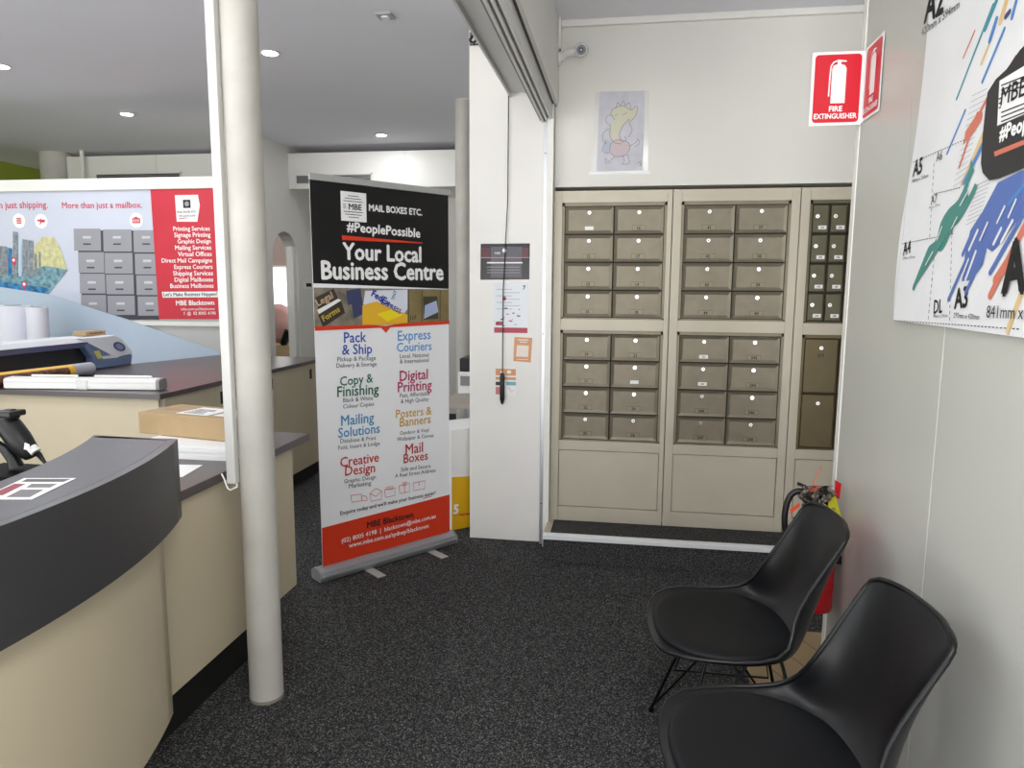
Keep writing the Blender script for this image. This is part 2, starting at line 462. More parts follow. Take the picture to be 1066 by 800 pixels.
# low counter
lc = empty('low_service_counter', (-1.75, 2.4, 0), 0, 'low service counter with dark top running behind the near round column', 'counter')
XP = -1.425
m = MB(); m.box((-1.93, 1.99, .812), (-1.40, 3.0, .845), topM); m.build('worktop', lc, .003)
m = MB(); m.box((XP-.018, 1.875, .175), (XP, 2.875, .811), beigeM); m.build('front_panel', lc, .001)
m = MB(); m.box((-1.90, 2.857, .175), (XP-.019, 2.875, .811), beigeM); m.build('end_panel', lc, .001)
m = MB(); m.box((-1.88, 1.875, 0), (-1.475, 2.82, .174), kickM); m.build('kickboard', lc)

# back counter
bc = empty('long_back_counter', (-3.2, 4.2, 0), 0, 'long L-shaped back counter with reddish dark top and beige cupboards below', 'counter')
A1 = onz(140, 379, .945); A2 = onz(232, 369, .945)
m = MB()
m.prism([(-2.38, 3.34), (-2.38, 5.42), (-3.2, 5.44), (A2.x, 5.44), (A1.x, A1.y), (-3.95, 4.66), (-3.95, 3.34)], .918, .945, topM)
m.build('worktop', bc, .002)
m = MB(); m.box((-3.93, 3.375, .12), (-2.415, 3.395, .917), beigeM); m.build('front_panel', bc)
m = MB(); m.box((-3.9, 3.43, 0), (-2.45, 3.45, .119), kickM); m.box((-2.47, 3.451, 0), (-2.45, 5.40, .119), kickM); m.build('kickboard', bc)
m = MB(); m.box((-3.1, 5.38, .12), (-2.42, 5.40, .917), beigeM); m.build('end_panel', bc)
ysm = [3.42, onx(228, 400, -2.4).y+.15, onx(287.5, 400, -2.4).y, onx(329, 400, -2.4).y, 5.375]
ysm = [3.40, 3.88, 4.52, onx(287.5, 420, -2.4).y, 5.375]
hy = [None, onx(231, 410, -2.4), onx(323.5, 395, -2.4), onx(323.5, 395, -2.4)]
for i in range(4):
    m = MB(); m.box((-2.418, ysm[i]+.003, .12), (-2.40, ysm[i+1]-.003, .915), beigeM)
    d = m.build('cupboard_door', bc, .001)
    yy = ysm[i+1]-.06 if i != 3 else onx(323.5, 395, -2.4).y
    if i == 1: yy = onx(231, 410, -2.4).y
    if i == 0: continue
    m = MB(); m.box((-2.401, yy-.018, .80), (-2.397, yy+.018, .875), blackM); m.build('handle', d)

# ================================================================== THINGS ON COUNTERS
# leaflet
pz = 1.0405
L = [onz(25, 498, 1.04), onz(79, 498, 1.04), onz(33, 520, 1.04), onz(-22, 520, 1.04)]
U = (L[1]-L[0]).normalized()
pb = PB((L[3].x, L[3].y, pz+.0012), (1, 0, 0), (0, 1, 0), (0, 0, 1), .0003)
pb.sheet([(25, 498), (79, 498), (33, 520), (-22, 520)], .001, paperM)
dg = mat('leaflet_photo_grey', '#6d6a6c', .4); dr = mat('leaflet_photo_red', '#8c2438', .4); dk = mat('leaflet_photo_dark', '#3a3638', .4)
pb.poly([(28, 499), (74, 499), (66, 502), (22, 502)], dk, 1)
pb.poly([(15, 504), (27, 504), (3, 516), (-12, 516)], dr, 1)
pb.poly([(33, 504), (60, 504), (52, 508), (27, 508)], dg, 1)
pb.poly([(22, 510), (46, 510), (31, 518), (6, 518)], dg, 1)
tag(pb.build('leaflet'), 'glossy white-edged leaflet with grey and red photos on curved counter ledge', 'leaflet')
# scanner on stand
sc_ = empty('barcode_scanner', (-1.95, 1.82, .768), 0, 'black handheld barcode scanner in a stand behind the curved counter', 'scanner')
ysn = 1.80
def S(px, py, dy=0.): return ony(px, py, ysn+dy)
m = MB()
m.tube([S(4, 437), S(11, 446), S(20, 458), S(29, 470), S(33, 476)], [.030, .034, .034, .029, .018], blackM, 14); m.build('handle', sc_)
m = MB(); m.tube([S(-22, 452), S(-8, 444), S(6, 436), S(16, 431)], [.034, .034, .028, .016], blackM, 14)
m.box((S(0, 431).x, ysn-.03, S(0, 433).z), (S(19, 431).x, ysn+.03, S(0, 427).z), blackM); m.build('head', sc_, .004)
m = MB(); m.tube([S(35, 470, -.01), S(41, 474), S(46, 481), S(54, 489), S(52, 500)], [.011, .008, .005, .004, .004], blackM, 8); m.build('cable', sc_)
m = MB(); m.tube([S(33, 466, -.012), S(37.5, 471, -.012)], .0145, labelM, 10); m.build('cable_collar', sc_)
m = MB(); q = [S(26, 461, -.036), S(31, 463, -.034), S(30, 469, -.033), S(25, 468, -.034)]; m.plate(q, (0, -.001, 0), labelM); m.build('sticker', sc_)
m = MB(); m.tube([S(-4, 462), S(6, 468), S(14, 478), S(17, 487)], [.012, .016, .018, .022], blackM, 10)
zb_ = S(10, 490).z
m.prism([(S(-20, 490).x, ysn-.07), (S(38, 490).x, ysn-.07), (S(34, 490).x, ysn+.08), (S(-20, 490).x, ysn+.08)], .7685, zb_, mat('matt_black', '#08080a', .7, spec=.2)); m.build('stand', sc_, .008)

# flat white stack and cardboard box
m = MB()
for k in range(4):
    m.box((-1.86+.004*(k % 2), 2.442+.003*(k % 2), .8455+.0145*k), (-1.46-.004*(k % 3), 2.74, .8455+.0145*k+.0135), paperM)
tag(m.build('paper_stack'), 'flat stack of white cartons under the brown cardboard box', 'stack')
q0 = onz(145, 451, .905); q1 = onz(235, 460, .905)
d = (q1-q0); d.z = 0; ln = .62; d.normalize(); nn = V((-d.y, d.x, 0))
ang = math.atan2(d.y, d.x)
T = Matrix.Translation((q0.x, q0.y, .905)) @ Matrix.Rotation(ang, 4, 'Z')
hb = .088
e = empty('cardboard_box', tuple(q0+d*.25+nn*.1), 0, 'long flat brown cardboard box with shipping labels on the low counter', 'box')
m = MB(); m.box((0, 0, 0), (.47, .22, hb), cardM, T); m.build('box_body', e, .003)
m = MB(); m.box((.0, .095, hb+.0005), (.47, .135, hb+.001), tapeM, T); m.build('packing_tape', e)
m = MB(); m.box((.17, .03, hb+.0012), (.33, .18, hb+.002), paperM, T); m.box((.35, .04, hb+.0012), (.46, .19, hb+.002), paperM, T)
for k in range(5): m.box((.19, .05+.02*k, hb+.0021), (.29-.01*(k % 3), .058+.02*k, hb+.0024), inkM, T)
m.build('shipping_label', e)
m = MB(); P = [onz(186, 484, .846), onz(211, 484.5, .846), onz(190, 497, .846), onz(165, 497, .846)]; m.plate(P, (0, 0, .0006), paperM)
tag(m.build('paper_sheet'), 'loose white paper sheet on the low counter by the curved counter end', 'paper')

# banner cassette lying on back counter
zc = .946
K0 = onz(4, 405, zc); K1 = onz(166, 407, zc)
e = empty('banner_cassette', ((K0.x+K1.x)/2, K0.y, zc), 0, 'white rolled banner-stand cassette lying along the back counter front edge', 'banner stand')
dx = (K1-K0).normalized(); ny = V((-dx.y, dx.x, 0))
def KP(a, bb, z): return K0+dx*a+ny*bb+V((0, 0, z))
Lk = (K1-K0).length
m = MB(); prof = [(0, .004), (.0, .05), (.012, .058), (.065, .062), (.08, .05), (.085, .012), (.07, 0), (.012, 0)]
cwh = mat('cassette_white', '#e4e4e2', .35)
m.plate([KP(0, a, z) for a, z in prof], dx*(Lk-.02), cwh)
m.plate([KP(0, -.001, .036), KP(0, -.001, .039), KP(0, .0, .039), KP(0, .0, .036)], dx*(Lk-.02), shutM)
m.build('cassette_body', e, .002)
m = MB(); m.plate([KP(Lk-.02, a*1.03-.001, z*1.03) for a, z in prof], dx*.02, mat('cassette_cap', '#8a8a8a', .4)); m.build('end_cap', e, .002)
m = MB(); m.plate([KP(Lk*.47, -.002, .001), KP(Lk*.54, -.002, .001), KP(Lk*.54, -.002, .052), KP(Lk*.47, -.002, .052)], -ny*.0008, mat('clear_tape', '#cfcfcd', .15))
m.build('tape', e)
m = MB(); m.tube([KP(.12, .06, .068), KP(Lk*.44, .06, .068)], .006, cwh, 8); m.tube([KP(Lk*.55, .06, .068), KP(Lk*.92, .06, .068)], .006, cwh, 8); m.build('pole', e)

# roll laminator / cutter on the counter, running away from the camera
XM = -3.51
def C(px, py, dx_=0.): return onx(px, py, XM+dx_)
cb = mat('cutter_bluegrey', '#66789c', .4); cwb = mat('cutter_white', '#dfe1e8', .4); cdk = mat('cutter_dark', '#23252d', .4); cnav = mat('cutter_navy', '#55597d', .4)
cut = empty('roll_cutter', (-3.6, 4.0, .945), 0, 'long white and blue-grey roll cutter machine on the back counter', 'machine')
sd = V((-.24, 0, 0))
m = MB(); m.plate([C(100, 384.5), C(96, 372), C(88, 361), C(91, 357.5), C(108, 366.5), C(120, 373), C(138, 369), C(137, 379.3)], sd, cb); m.build('end_cap', cut, .006)
m = MB(); m.plate([C(83, 352.5), C(110, 350.5), C(119, 349), C(127, 353), C(133, 360), C(138, 366), C(138, 368.5), C(120, 372.5), C(108, 366), C(91, 357)], sd, cwb); m.build('end_cover', cut, .006)
pbc = PB((XM+.001, 4.4, 1.1), (0, 1, 0), (0, 0, 1), (1, 0, 0), .0012)
def ell(cx_, cy_, a_, b_, t_): return [(cx_+a_*math.cos(t)*math.cos(t_)-b_*math.sin(t)*math.sin(t_), cy_+a_*math.cos(t)*math.sin(t_)+b_*math.sin(t)*math.cos(t_)) for t in [2*PI*k/20 for k in range(20)]]
pbc.poly(ell(124, 361, 9.5, 6.5, .45), cwb, 1); pbc.poly(ell(124, 361, 6.8, 4.4, .45), cnav, 2); pbc.poly(ell(124, 361, 4.2, 2.6, .45), mat('cutter_badge', '#7f8cb8', .3), 3)
pbc.poly([(106, 371), (124, 369.5), (123, 372.5), (107, 374)], cwb, 1); pbc.poly([(97, 366), (103, 365), (107, 373), (102, 374)], mat('cutter_sticker', '#cfc870', .5), 1)
pbc.build('control_panel', cut)
YE = C(92, 360).y; yn = 3.0
zl0 = C(83, 357).z; zl1 = C(83, 352.5).z
m = MB(); m.plate([(XM, yn, zl0), (XM, YE, zl0), (XM-.03, YE, zl1), (XM-.03, yn, zl1)], (-.20, 0, 0), cwb); m.build('lid', cut, .003)
m = MB(); m.plate([(XM-.004, yn, zl0-.035), (XM-.004, YE, zl0-.035), (XM, YE, zl0-.001), (XM, yn, zl0-.001)], (-.20, 0, 0), cnav); m.build('front_bar', cut, .003)
m = MB(); m.box((XM-.05, yn, .9455), (XM-.22, YE+.03, zl0-.036), cdk); m.build('feed_slot', cut)
m = MB(); m.box((XM-.048, yn, .9455), (XM-.002, YE+.02, .962), mat('cutter_bed', '#8d93a8', .4)); m.build('bed_plate', cut, .002)
# printed roll in front of the cutter
Ra = onz(84, 385, .985); Rb = onz(-30, 400, .985)
Ra = V((Ra.x+.03, Ra.y, .988)); Rb = V((Rb.x-.01, Rb.y, .988))
m = MB(); m.tube([Rb, Ra], .040, mat('roll_print_yellow', '#e8b53a', .45), 24)
e = tag(m.build('printed_vinyl_roll'), 'yellow printed vinyl roll with fiery pattern lying in front of the roll cutter', 'roll')
fo = V((.010, -.002, -.0035))
m = MB(); m.tube([Rb.lerp(Ra, 0.1)+fo, Rb.lerp(Ra, .80)+fo], .0365, mat('fire_print', '#6b3a1c', .5, noise=.95, nscale=40), 24); m.build('fire_print', e)
m = MB(); m.tube([Rb.lerp(Ra, .86), Rb.lerp(Ra, 1.06)], .0412, mat('grey_backing', '#a5a7b0', .5), 24); m.build('roll_end', e)
s0 = C(87, 353, -.12); s1 = C(107, 345.5, -.12)
m = MB(); m.box((XM-.20, s0.y, zl1+.0015), (XM-.10, s1.y, s1.z+.01), cardM)
sb = tag(m.build('small_carton', bevel=.001), 'small brown carton resting on top of the roll cutter end', 'box')
m = MB(); m.box((XM-.0995, s0.y+.03, zl1+.012), (XM-.0985, s1.y-.03, s1.z), mat('carton_print', '#8d5a4a', .6)); m.build('label_patch', sb)
# paper rolls standing on the floor behind
for (px0, px1, py0, lab) in ((-4, 27, 318, 'thick white paper roll standing behind the roll cutter'), (28, 46, 320, 'slimmer white paper roll standing right of the thick one behind cutter')):
    yy = 4.95
    a = ony(px0, py0, yy); c = ony(px1, py0, yy); rr = (c.x-a.x)/2; xc = (a.x+c.x)/2
    m = MB(); m.tube([(xc-.02, yy, 0), (xc+.01, yy, a.z)], rr, mat('roll_paper', '#e3e4ee', .6), 24)
    e = tag(m.build('paper_roll'), lab, 'paper roll', 'paper rolls behind the cutter')
    m = MB(); m.tube([(xc+.01, yy, a.z+.0005), (xc+.01, yy, a.z+.002)], rr*.45, inkM, 16); m.build('core_hole', e)

# ================================================================== MURAL
pbm = PB((-4, YP-.006, 1.5), (1, 0, 0), (0, 0, 1), (0, -1, 0), .0010)
bgM = mat('mural_pale', '#cdd2e2', .45, noise=.03, nscale=3)
redT = mat('mural_red_text', '#cf3e55', .5); muR = mat('mural_red', '#cf2a3f', .45, noise=.06, nscale=5)
steelM = mat('mural_steel', '#9b9ba3', .5); steelL = mat('mural_steel_light', '#c9c9d0', .5); steelD = mat('mural_steel_dark', '#3f3f48', .5)
pbm.sheet([(-40, 197.5), (222.5, 195), (229, 333), (-40, 333)], .004, bgM)
pbm.text('More than just a mailbox.', (65, 217), (148, 216.5), redT, 2, bold=.012)
pbm.text('More than just shipping.', (-32, 217.5), (50, 216.5), redT, 2, bold=.012)
for c, kind in (((20, 230), 0), ((43, 230.5), 1), ((142, 229.5), 2)):
    pbm.circle(c, .062, paperM, 2)
    u, v = pbm.P(*c)
    if kind == 0:
        for k in (-1, 0, 1): pbm.rect((u-.022, v+k*.018-.006), (u+.022, v+k*.018+.006), redT, 3, px=False)
    elif kind == 1:
        pbm.poly([(u-.042, v+.004), (u+.03, v-.012), (u+.042, v+.012), (u-.03, v+.014)], redT, 3, px=False)
        pbm.poly([(u-.008, v), (u+.012, v), (u-.014, v-.035)], redT, 4, px=False); pbm.poly([(u-.008, v), (u+.012, v), (u+.002, v+.028)], redT, 4, px=False)
    else:
        pbm.rect((u-.036, v-.024), (u+.036, v+.018), redT, 3, px=False); pbm.rect((u-.015, v+.018), (u+.015, v+.028), redT, 3, px=False)
        for k in (-.02, 0, .02): pbm.rect((u+k-.004, v-.014), (u+k+.004, v+.008), paperM, 4, px=False)
# mailbox pictures 3 x 4
cols = [(77, 105), (107.5, 137), (139, 166)]; rows = [(239, 262), (263.5, 285), (286, 306.5), (308, 328)]
pbm.poly([(80, 240), (162, 240), (166, 333), (135, 333), (86, 318)], steelD, 2)
for j, (y0, y1) in enumerate(rows):
    for i, (x0, x1) in enumerate(cols):
        o_ = j*2.2 if i == 0 else j*1.5; yo = (i-1)*.8
        if i == 0 and j == 0: o_ = 0
        elif i == 0: o_ = 3+j*1.5
        pbm.poly([(x0+o_, y0+yo), (x1+o_*.75, y0+yo), (x1+o_*.75+.6, y1+yo), (x0+o_+.6, y1+yo)], steelM, 3)
        xm = (x0+x1)/2+o_*.85
        pbm.poly([(xm-4.5, y0+7), (xm+4, y0+7), (xm+4, y0+9.5), (xm-4.5, y0+9.5)], steelL, 4)
        pbm.poly([(xm-4, y0+14.5), (xm+4, y0+14.5), (xm+4, y0+16), (xm-4, y0+16)], steelD, 4)
# red panel and its text
pbm.poly([(157, 197.5), (222.3, 195.5), (228.8, 332.5), (166, 332.5)], muR, 5)
pbm.poly([(182.5, 203.5), (206.5, 203), (208.5, 214), (206, 231), (184.5, 231)], paperM, 6)
u, v = pbm.P(195, 212.5); pbm.rect((u-.033, v-.033), (u+.033, v+.033), inkM, 7, px=False); pbm.circle((u, v), .02, steelM, 8, px=False)
pbm.text('MAIL BOXES ETC.', (185, 222), (205, 221.5), inkM, 7, bold=.01); pbm.text('#PeoplePossible', (187, 226), (204, 225.5), inkM, 7)
pbm.poly([(187, 227.2), (200, 226.8), (187, 228.3)], redT, 7)
rows_ = [('Printing Services', 181, 219, 240.5), ('Signage Printing', 182, 219.6, 247), ('Graphic Design', 185.5, 220, 253.6), ('Mailing Services', 183, 220.5, 260.3), ('Virtual Offices', 186, 221, 267),
         ('Direct Mail Campaigns', 169, 221.4, 273.6), ('Express Couriers', 182, 221.8, 280.2), ('Shipping Services', 181, 222.2, 287), ('Digital Mailboxes', 182.5, 222.5, 293.5), ('Business Mailboxes', 178, 222.8, 300)]
for s_, x0, x1, y in rows_: pbm.text(s_, (x0, y), (x1, y-.3), paperM, 6, bold=.018)
pbm.poly([(169, 304), (227, 303.6), (227.4, 309.6), (170, 310)], paperM, 6); pbm.text("Let's Make Business Happen!", (171, 308.5), (226.5, 308), inkM, 7, bold=.015)
pbm.text('MBE Blacktown', (184, 318), (223.5, 317.5), paperM, 6, bold=.03)
pbm.text('mbe.com.au/blacktown', (189, 323.3), (224, 323), paperM, 6, bold=.005); pbm.text('f  @  02 8005 4198', (192, 328), (225, 327.6), paperM, 6, bold=.01)
# city picture
cB = mat('city_blue', '#3d86bf', .5, noise=.75, nscale=22); cT = mat('city_tower', '#8f979f', .5, noise=.5, nscale=30); cY = mat('city_yellow', '#d3cf9f', .5, noise=.25, nscale=25)
cG = mat('city_teal', '#7ea7b5', .5, noise=.6, nscale=28); cW = mat('city_light', '#bcd3e6', .5)
pbm.poly([(-40, 302), (0, 306), (41, 317), (52, 301), (34, 289), (0, 285), (-40, 290)], cB, 3)
pbm.poly([(-20, 290), (20, 284), (48, 277), (71, 281), (46, 312), (41, 317), (52, 300), (20, 296)], cG, 4)
pbm.poly([(36, 257), (44, 247), (56, 247), (63, 258), (70, 280), (50, 290), (34, 284)], cY, 3)
for x0, x1, t_p, m_ in ((-8, 4, 262, cW), (0, 8, 256, cT), (9, 13, 258, cB), (14, 19, 241, cT), (20, 23, 252, cW), (24, 29, 249, cT), (30, 35, 250, cT), (36, 39, 264, cT), (41, 43, 262, cT)):
    pbm.poly([(x0, t_p), (x1, t_p+1), (x1, 287), (x0, 288)], m_, 5)
for c in ((15, 271), (26, 296)):
    u, v = pbm.P(*c); pbm.circle((u, v), .026, redT, 6, px=False); pbm.circle((u, v), .014, paperM, 7, px=False); pbm.poly([(u-.018, v-.015), (u+.018, v-.015), (u, v-.06)], redT, 6, px=False)
tag(pbm.build('mural_poster'), 'wide wall poster with grey mailboxes, city picture and red services panel', 'poster')
pbs = PB((-4, YP-.032, 1.5), (1, 0, 0), (0, 0, 1), (0, -1, 0), .001)
_bp = [pbs.P(*p) for p in [(-20, 296), (48, 306), (130, 332), (228.5, 366.5)]]; _bp += [(_bp[-1][0], -1.498), (_bp[0][0], -1.498)]
pbs.sheet(_bp, .003, mat('pale_blue_sheet', '#bccbdd', .5, noise=.03, nscale=4), px=False)
tag(pbs.build('pale_blue_board'), 'plain pale blue board with slanted top leaning under the mural poster', 'board')

# arch room bits
m = MB(); f0 = ony(283, 372, 8.9); f1 = ony(311, 372, 8.9)
zb2 = ony(290, 359, 8.9).z
m.box((f0.x-.3, 8.8, 0), (f1.x+.1, 9.25, zb2), cardM); tag(m.build('storage_cupboard', bevel=.004), 'tan storage cupboard seen through the arched opening', 'cupboard')
m = MB(); cc = ony(293, 341, 8.9)
m.lathe([(.0, 0), (.20, 0), (.22, .02), (.15, .06), (.0, .07)], (0, 0, 0), mat('pink_shade', '#c79a96', .6), 24)
for v_ in m.v: v_.xyz = (v_.x+cc.x, 8.86-v_.z, v_.y*1.2+zb2+.285)
m.tube([(cc.x+.05, 8.84, zb2+.012), (cc.x+.15, 8.8, zb2+.2)], .05, blackM, 10)
tag(m.build('desk_fan'), 'round pinkish desk fan with dark motor seen through the arched opening', 'fan')
w = onx(320, 290, WX+.001); w2 = onx(317, 294, WX+.001); w3 = onx(324, 301, WX+.001)
e = MB(); e.box((WX, w2.y, w3.z), (WX+.012, w3.y, w2.z), whiteM); e = tag(e.build('wall_switch', bevel=.002), 'small switch plate on the white wall right of the arched opening', 'switch')
m = MB(); m.box((WX+.0121, w2.y+.02, w2.z-.05), (WX+.016, w3.y-.02, w2.z-.01), inkM); m.build('switch_rocker', e)

# ================================================================== PULL-UP BANNER
BA = V((-1.505, 3.331, 0)); BB = V((-.988, 3.969, 0)); bu = (BB-BA).normalized(); bn = V((bu.y, -bu.x, 0))
bn_ = bn if bn.y < 0 else -bn
BO = BA+V((0, 0, 0))
ban = empty('pull_up_banner', tuple((BA+BB)/2), 0, 'tall pull-up banner with black header and coloured service list on silver base', 'banner')
pb = PB(BO, bu, (0, 0, 1), bn_, .0008)
g_w = mat('banner_white', '#f6f7fb', .4); g_k = mat('banner_black', '#0e0d10', .35); g_r = mat('banner_orange_red', '#dd3c1e', .4)
pb.sheet([(336, 590), (322, 186), (466.5, 203), (468, 553.5)], .002, g_w)
hd = [(322, 186), (466.5, 203), (467, 301), (326, 295)]
pb.poly(hd, g_k, 1)
pb.poly([(335, 550), (468, 515), (468, 553.5), (336, 590)], g_r, 1)
u, v = pb.P(368, 215.5); logo(pb, (u, v), .145, 3)
pb.text('MAIL BOXES ETC.', (384, 219.5), (439, 224.5), paperM, 3, bold=.035, hs=1.1)
pb.text('#PeoplePossible', (361, 240.5), (437, 247.5), paperM, 3, bold=.03, hs=.98)
pb.poly([(355.5, 245), (440, 252.6), (439, 253.6), (356, 250)], g_r, 3)
pb.text('Your Local', (357, 270), (438, 273), paperM, 3, bold=.03, hs=1.1)
pb.text('Business Centre', (335, 290.5), (461, 291.5), paperM, 3, bold=.03, hs=1.12)
# photo strip
ph1 = mat('photo_shelf', '#8a8272', .5, noise=.5, nscale=18); ph2 = mat('photo_card_dark', '#3b332e', .5); ph3 = mat('photo_card_blue', '#3a4268', .5)
pb.poly([(326.3, 299.5), (467, 301.5), (467, 335.5), (327.3, 341.5)], ph1, 1)
for q, m_ in (([(328, 310), (347, 300.5), (352, 311), (331, 322)], ph2), ([(331, 328), (355, 313), (359, 326), (336, 341)], ph2), ([(360, 303), (375, 300), (377, 314), (362, 318)], ph3), ([(366, 317), (377, 310), (378, 327), (368, 332)], ph3),
              ([(330, 323), (352, 311), (355, 313), (332, 327)], paperM)):
    pb.poly(q, m_, 2)
pb.text('Legal', (331, 319), (347, 310), mat('photo_text_tan', '#cdb08c', .5), 3, bold=.02); pb.text('Forms', (337, 335), (354, 324), mat('photo_text_gold', '#c9b23a', .5), 3, bold=.02)
pb.poly([(380, 303), (424, 301.5), (424, 322), (418, 330), (378, 317)], mat('photo_parcel_white', '#dfe3ee', .5), 2)
pb.poly([(377, 318), (392, 314), (424, 328), (424, 337), (377, 339)], mat('photo_parcel_yellow', '#e9b62c', .5), 3)
pb.poly([(392, 327), (409, 322), (419, 328), (403, 335)], mat('photo_yellow_bright', '#f4dc1c', .5), 4)
pb.text('FedEx', (386, 308), (404, 319), mat('photo_blue', '#2b3c9b', .5), 4, bold=.04); pb.text('TNT', (410, 313), (413, 303), mat('photo_teal', '#2a7fa8', .5), 4, bold=.03)
pb.text('EXPRESS', (396, 316), (416, 327), mat('photo_blue', '#2b3c9b', .5), 4, bold=.03)
pb.poly([(425, 302), (466.5, 302), (466.5, 335.5), (425, 337)], mat('photo_box_tan', '#8b7a52', .5, noise=.25, nscale=9), 2)
pb.poly([(440, 309), (455, 308.5), (456, 332), (441, 333)], mat('photo_open_box', '#3e3f2a', .5), 3); pb.poly([(442, 318), (454, 313), (456, 325), (441, 332)], mat('photo_mail_blue', '#a7b6d8', .5), 4)
pb.text('117', (427, 333), (433, 332.5), inkM, 4, bold=.02)
for x in (424.6, 438.5, 457.5): pb.poly([(x, 302), (x+.7, 302), (x+.7, 336), (x, 336)], ph2, 3)
pb.poly([(327.3, 340), (384, 338.2), (401, 339.5), (417, 336.8), (467.3, 334), (467.4, 337.5), (406, 341), (401.5, 346.5), (396, 341.4), (327.5, 344.5)], g_r, 5)
# services
def svc(lines, col_, cap, subs):
    m_ = mat('svc_'+col_[1:], col_, .45)
    for s_, a, b2 in lines: pb.text(s_, a, b2, m_, 2, bold=.012, hs=1.08)
    for s_, a, b2 in subs: pb.text(s_, a, b2, inkM, 2, bold=.002)
svc([('Pack', (358, 357), (381, 356)), ('& Ship', (356, 369.5), (387, 368))], '#2e54b0', 0, [('Pickup & Package', (351, 376.5), (391, 375)), ('Delivery & Storage', (350, 383), (392, 381))])
svc([('Express', (414, 355), (448, 353)), ('Couriers', (413, 366.5), (449, 364.5))], '#5f9fdc', 0, [('Local, National', (416, 373), (446, 371.5)), ('& International', (416, 378.5), (446, 377))])
svc([('Copy &', (354, 402), (388, 398)), ('Finishing', (351, 413.5), (394, 410))], '#1f6b4c', 0, [('Black & White', (357, 419), (388, 416.5)), ('Colour Copies', (357, 425.5), (389, 422.5))])
svc([('Digital', (416, 397), (445, 394.5)), ('Printing', (414, 408.5), (449, 405.5))], '#b8245f', 0, [('Fast, Affordable', (416, 414), (447, 411.5)), ('& High Quality', (417, 420), (446, 417.5))])
svc([('Mailing', (355, 443.5), (389, 439.5)), ('Solutions', (352, 456), (395, 450.5))], '#3b93c4', 0, [('Database & Print', (354, 461.5), (391, 458)), ('Fold, Insert & Lodge', (352, 468.5), (395, 463.5))])
svc([('Posters &', (412, 435.5), (449, 431.5)), ('Banners', (416, 444.5), (448, 440.5))], '#d3a43c', 0, [('Outdoor & Vinyl', (416, 453), (446, 449.5)), ('Wallpaper & Canvas', (413, 459.5), (451, 455))])
svc([('Creative', (354, 486.5), (394, 480.5)), ('Design', (359, 495.5), (390, 491.5))], '#c22a22', 0, [('Graphic Design', (358, 503.5), (391, 498.5)), ('Marketing', (363, 508.5), (386, 505))])
svc([('Mail', (422, 473.5), (440, 470.5)), ('Boxes', (420, 482.5), (445, 478.5))], '#b83232', 0, [('Safe and Secure', (417, 491), (448, 487)), ('A Real Street Address', (411, 497.5), (453, 491.5))])
# icons
ic = mat('icon_red', '#d2686a', .5)
def outline(px_pts): pb.line(px_pts+[px_pts[0]], .0035, ic, 2)
outline([(365, 516), (376, 514.5), (376, 521.5), (366, 523)]); outline([(376, 516.5), (380, 516.5), (382, 519), (382, 521), (377, 521.5)])
outline([(385, 514), (391, 508.5), (397, 511.5), (397, 520), (386, 522)]); pb.line([(385, 514), (391, 517), (397, 511.5)], .0035, ic, 2)
outline([(400, 510), (411, 508), (411, 516), (401, 518)]); outline([(402, 507.5), (409, 506.5), (409, 509), (402, 510)])
outline([(415, 506), (426, 503), (426, 512), (416, 514)]); outline([(419, 503), (423, 502), (423, 505), (419, 506)]); pb.line([(421, 502), (421, 513)], .0035, ic, 2)
outline([(430, 503), (442, 500.5), (442, 509), (430, 511)]); pb.line([(436, 502), (436, 506)], .0035, ic, 2)
pb.text("Enquire today and we'll make your business easier!", (354, 536.5), (453, 514.8), inkM, 2, bold=.012)
pb.poly([(440, 518.6), (449, 516.6), (449, 517.2), (440, 519.3)], g_r, 3)
pb.text('MBE Blacktown', (382, 550), (430, 538.5), inkM, 2, bold=.025)
pb.text('(02) 8005 4198  |  blacktown@mbe.com.au', (355.5, 565.5), (453, 539.3), paperM, 2, bold=.012)
pb.text('www.mbe.com.au/sydney/blacktown', (363, 570.5), (446, 549.5), paperM, 2, bold=.015)
gr = pb.build('graphic_panel', ban)
def BP(u, n, z): return BO+bu*u+bn_*n+V((0, 0, z))
uL = -.04; uR = .845
zt1 = pb.P(322, 186)[1]; zt2 = pb.P(466.5, 203)[1]; zt_ = (zt1+zt2)/2
m = MB(); m.plate([BP(-.012, .008, zt_-.004), BP(-.012, .008, zt_+.028), BP(-.012, -.008, zt_+.028), BP(-.012, -.008, zt_-.004)], bu*.845, mat('top_rail_grey', '#b6b9b6', .4, metal=.3)); m.build('top_rail', ban, .002)
m = MB()
pr_ = [(.045, .006), (.052, .028), (.042, .055), (.012, .072), (-.02, .071), (-.045, .055), (-.05, .03), (-.045, .006)]
m.plate([BP(uL+.012, a, z) for a, z in pr_], bu*(uR-uL-.024), al2M)
m.plate([BP(uL+.012, a, z) for a, z in ((.054, .034), (.054, .04), (.05, .04), (.05, .034))], bu*(uR-uL-.024), alM); m.build('base_cassette', ban, .003)
for u0 in (uL, uR-.012):
    m = MB(); m.plate([BP(u0, a*1.04, z*1.02) for a, z in pr_], bu*.012, mat('cap_grey', '#8d9092', .4)); m.build('end_cap', ban, .003)
for (pa, pc) in (((378, 593), (395, 600.5)), ((441, 573), (458, 580.5))):
    a = onz(*pa, .004); u0 = (a-BO).dot(bu)
    m = MB(); m.plate([BP(u0, -.10, .0055), BP(u0+.05, -.10, .0055), BP(u0+.05, .175, .0055), BP(u0, .175, .0055)], (0, 0, -.005), mat('foot_silver', '#b7b5b2', .45, metal=.2))
    m.build('foot', ban, .002)
m = MB(); m.tube([BP(.42, -.03, .07), BP(.42, -.03, zt_)], .008, al2M, 10); m.build('support_pole', ban)

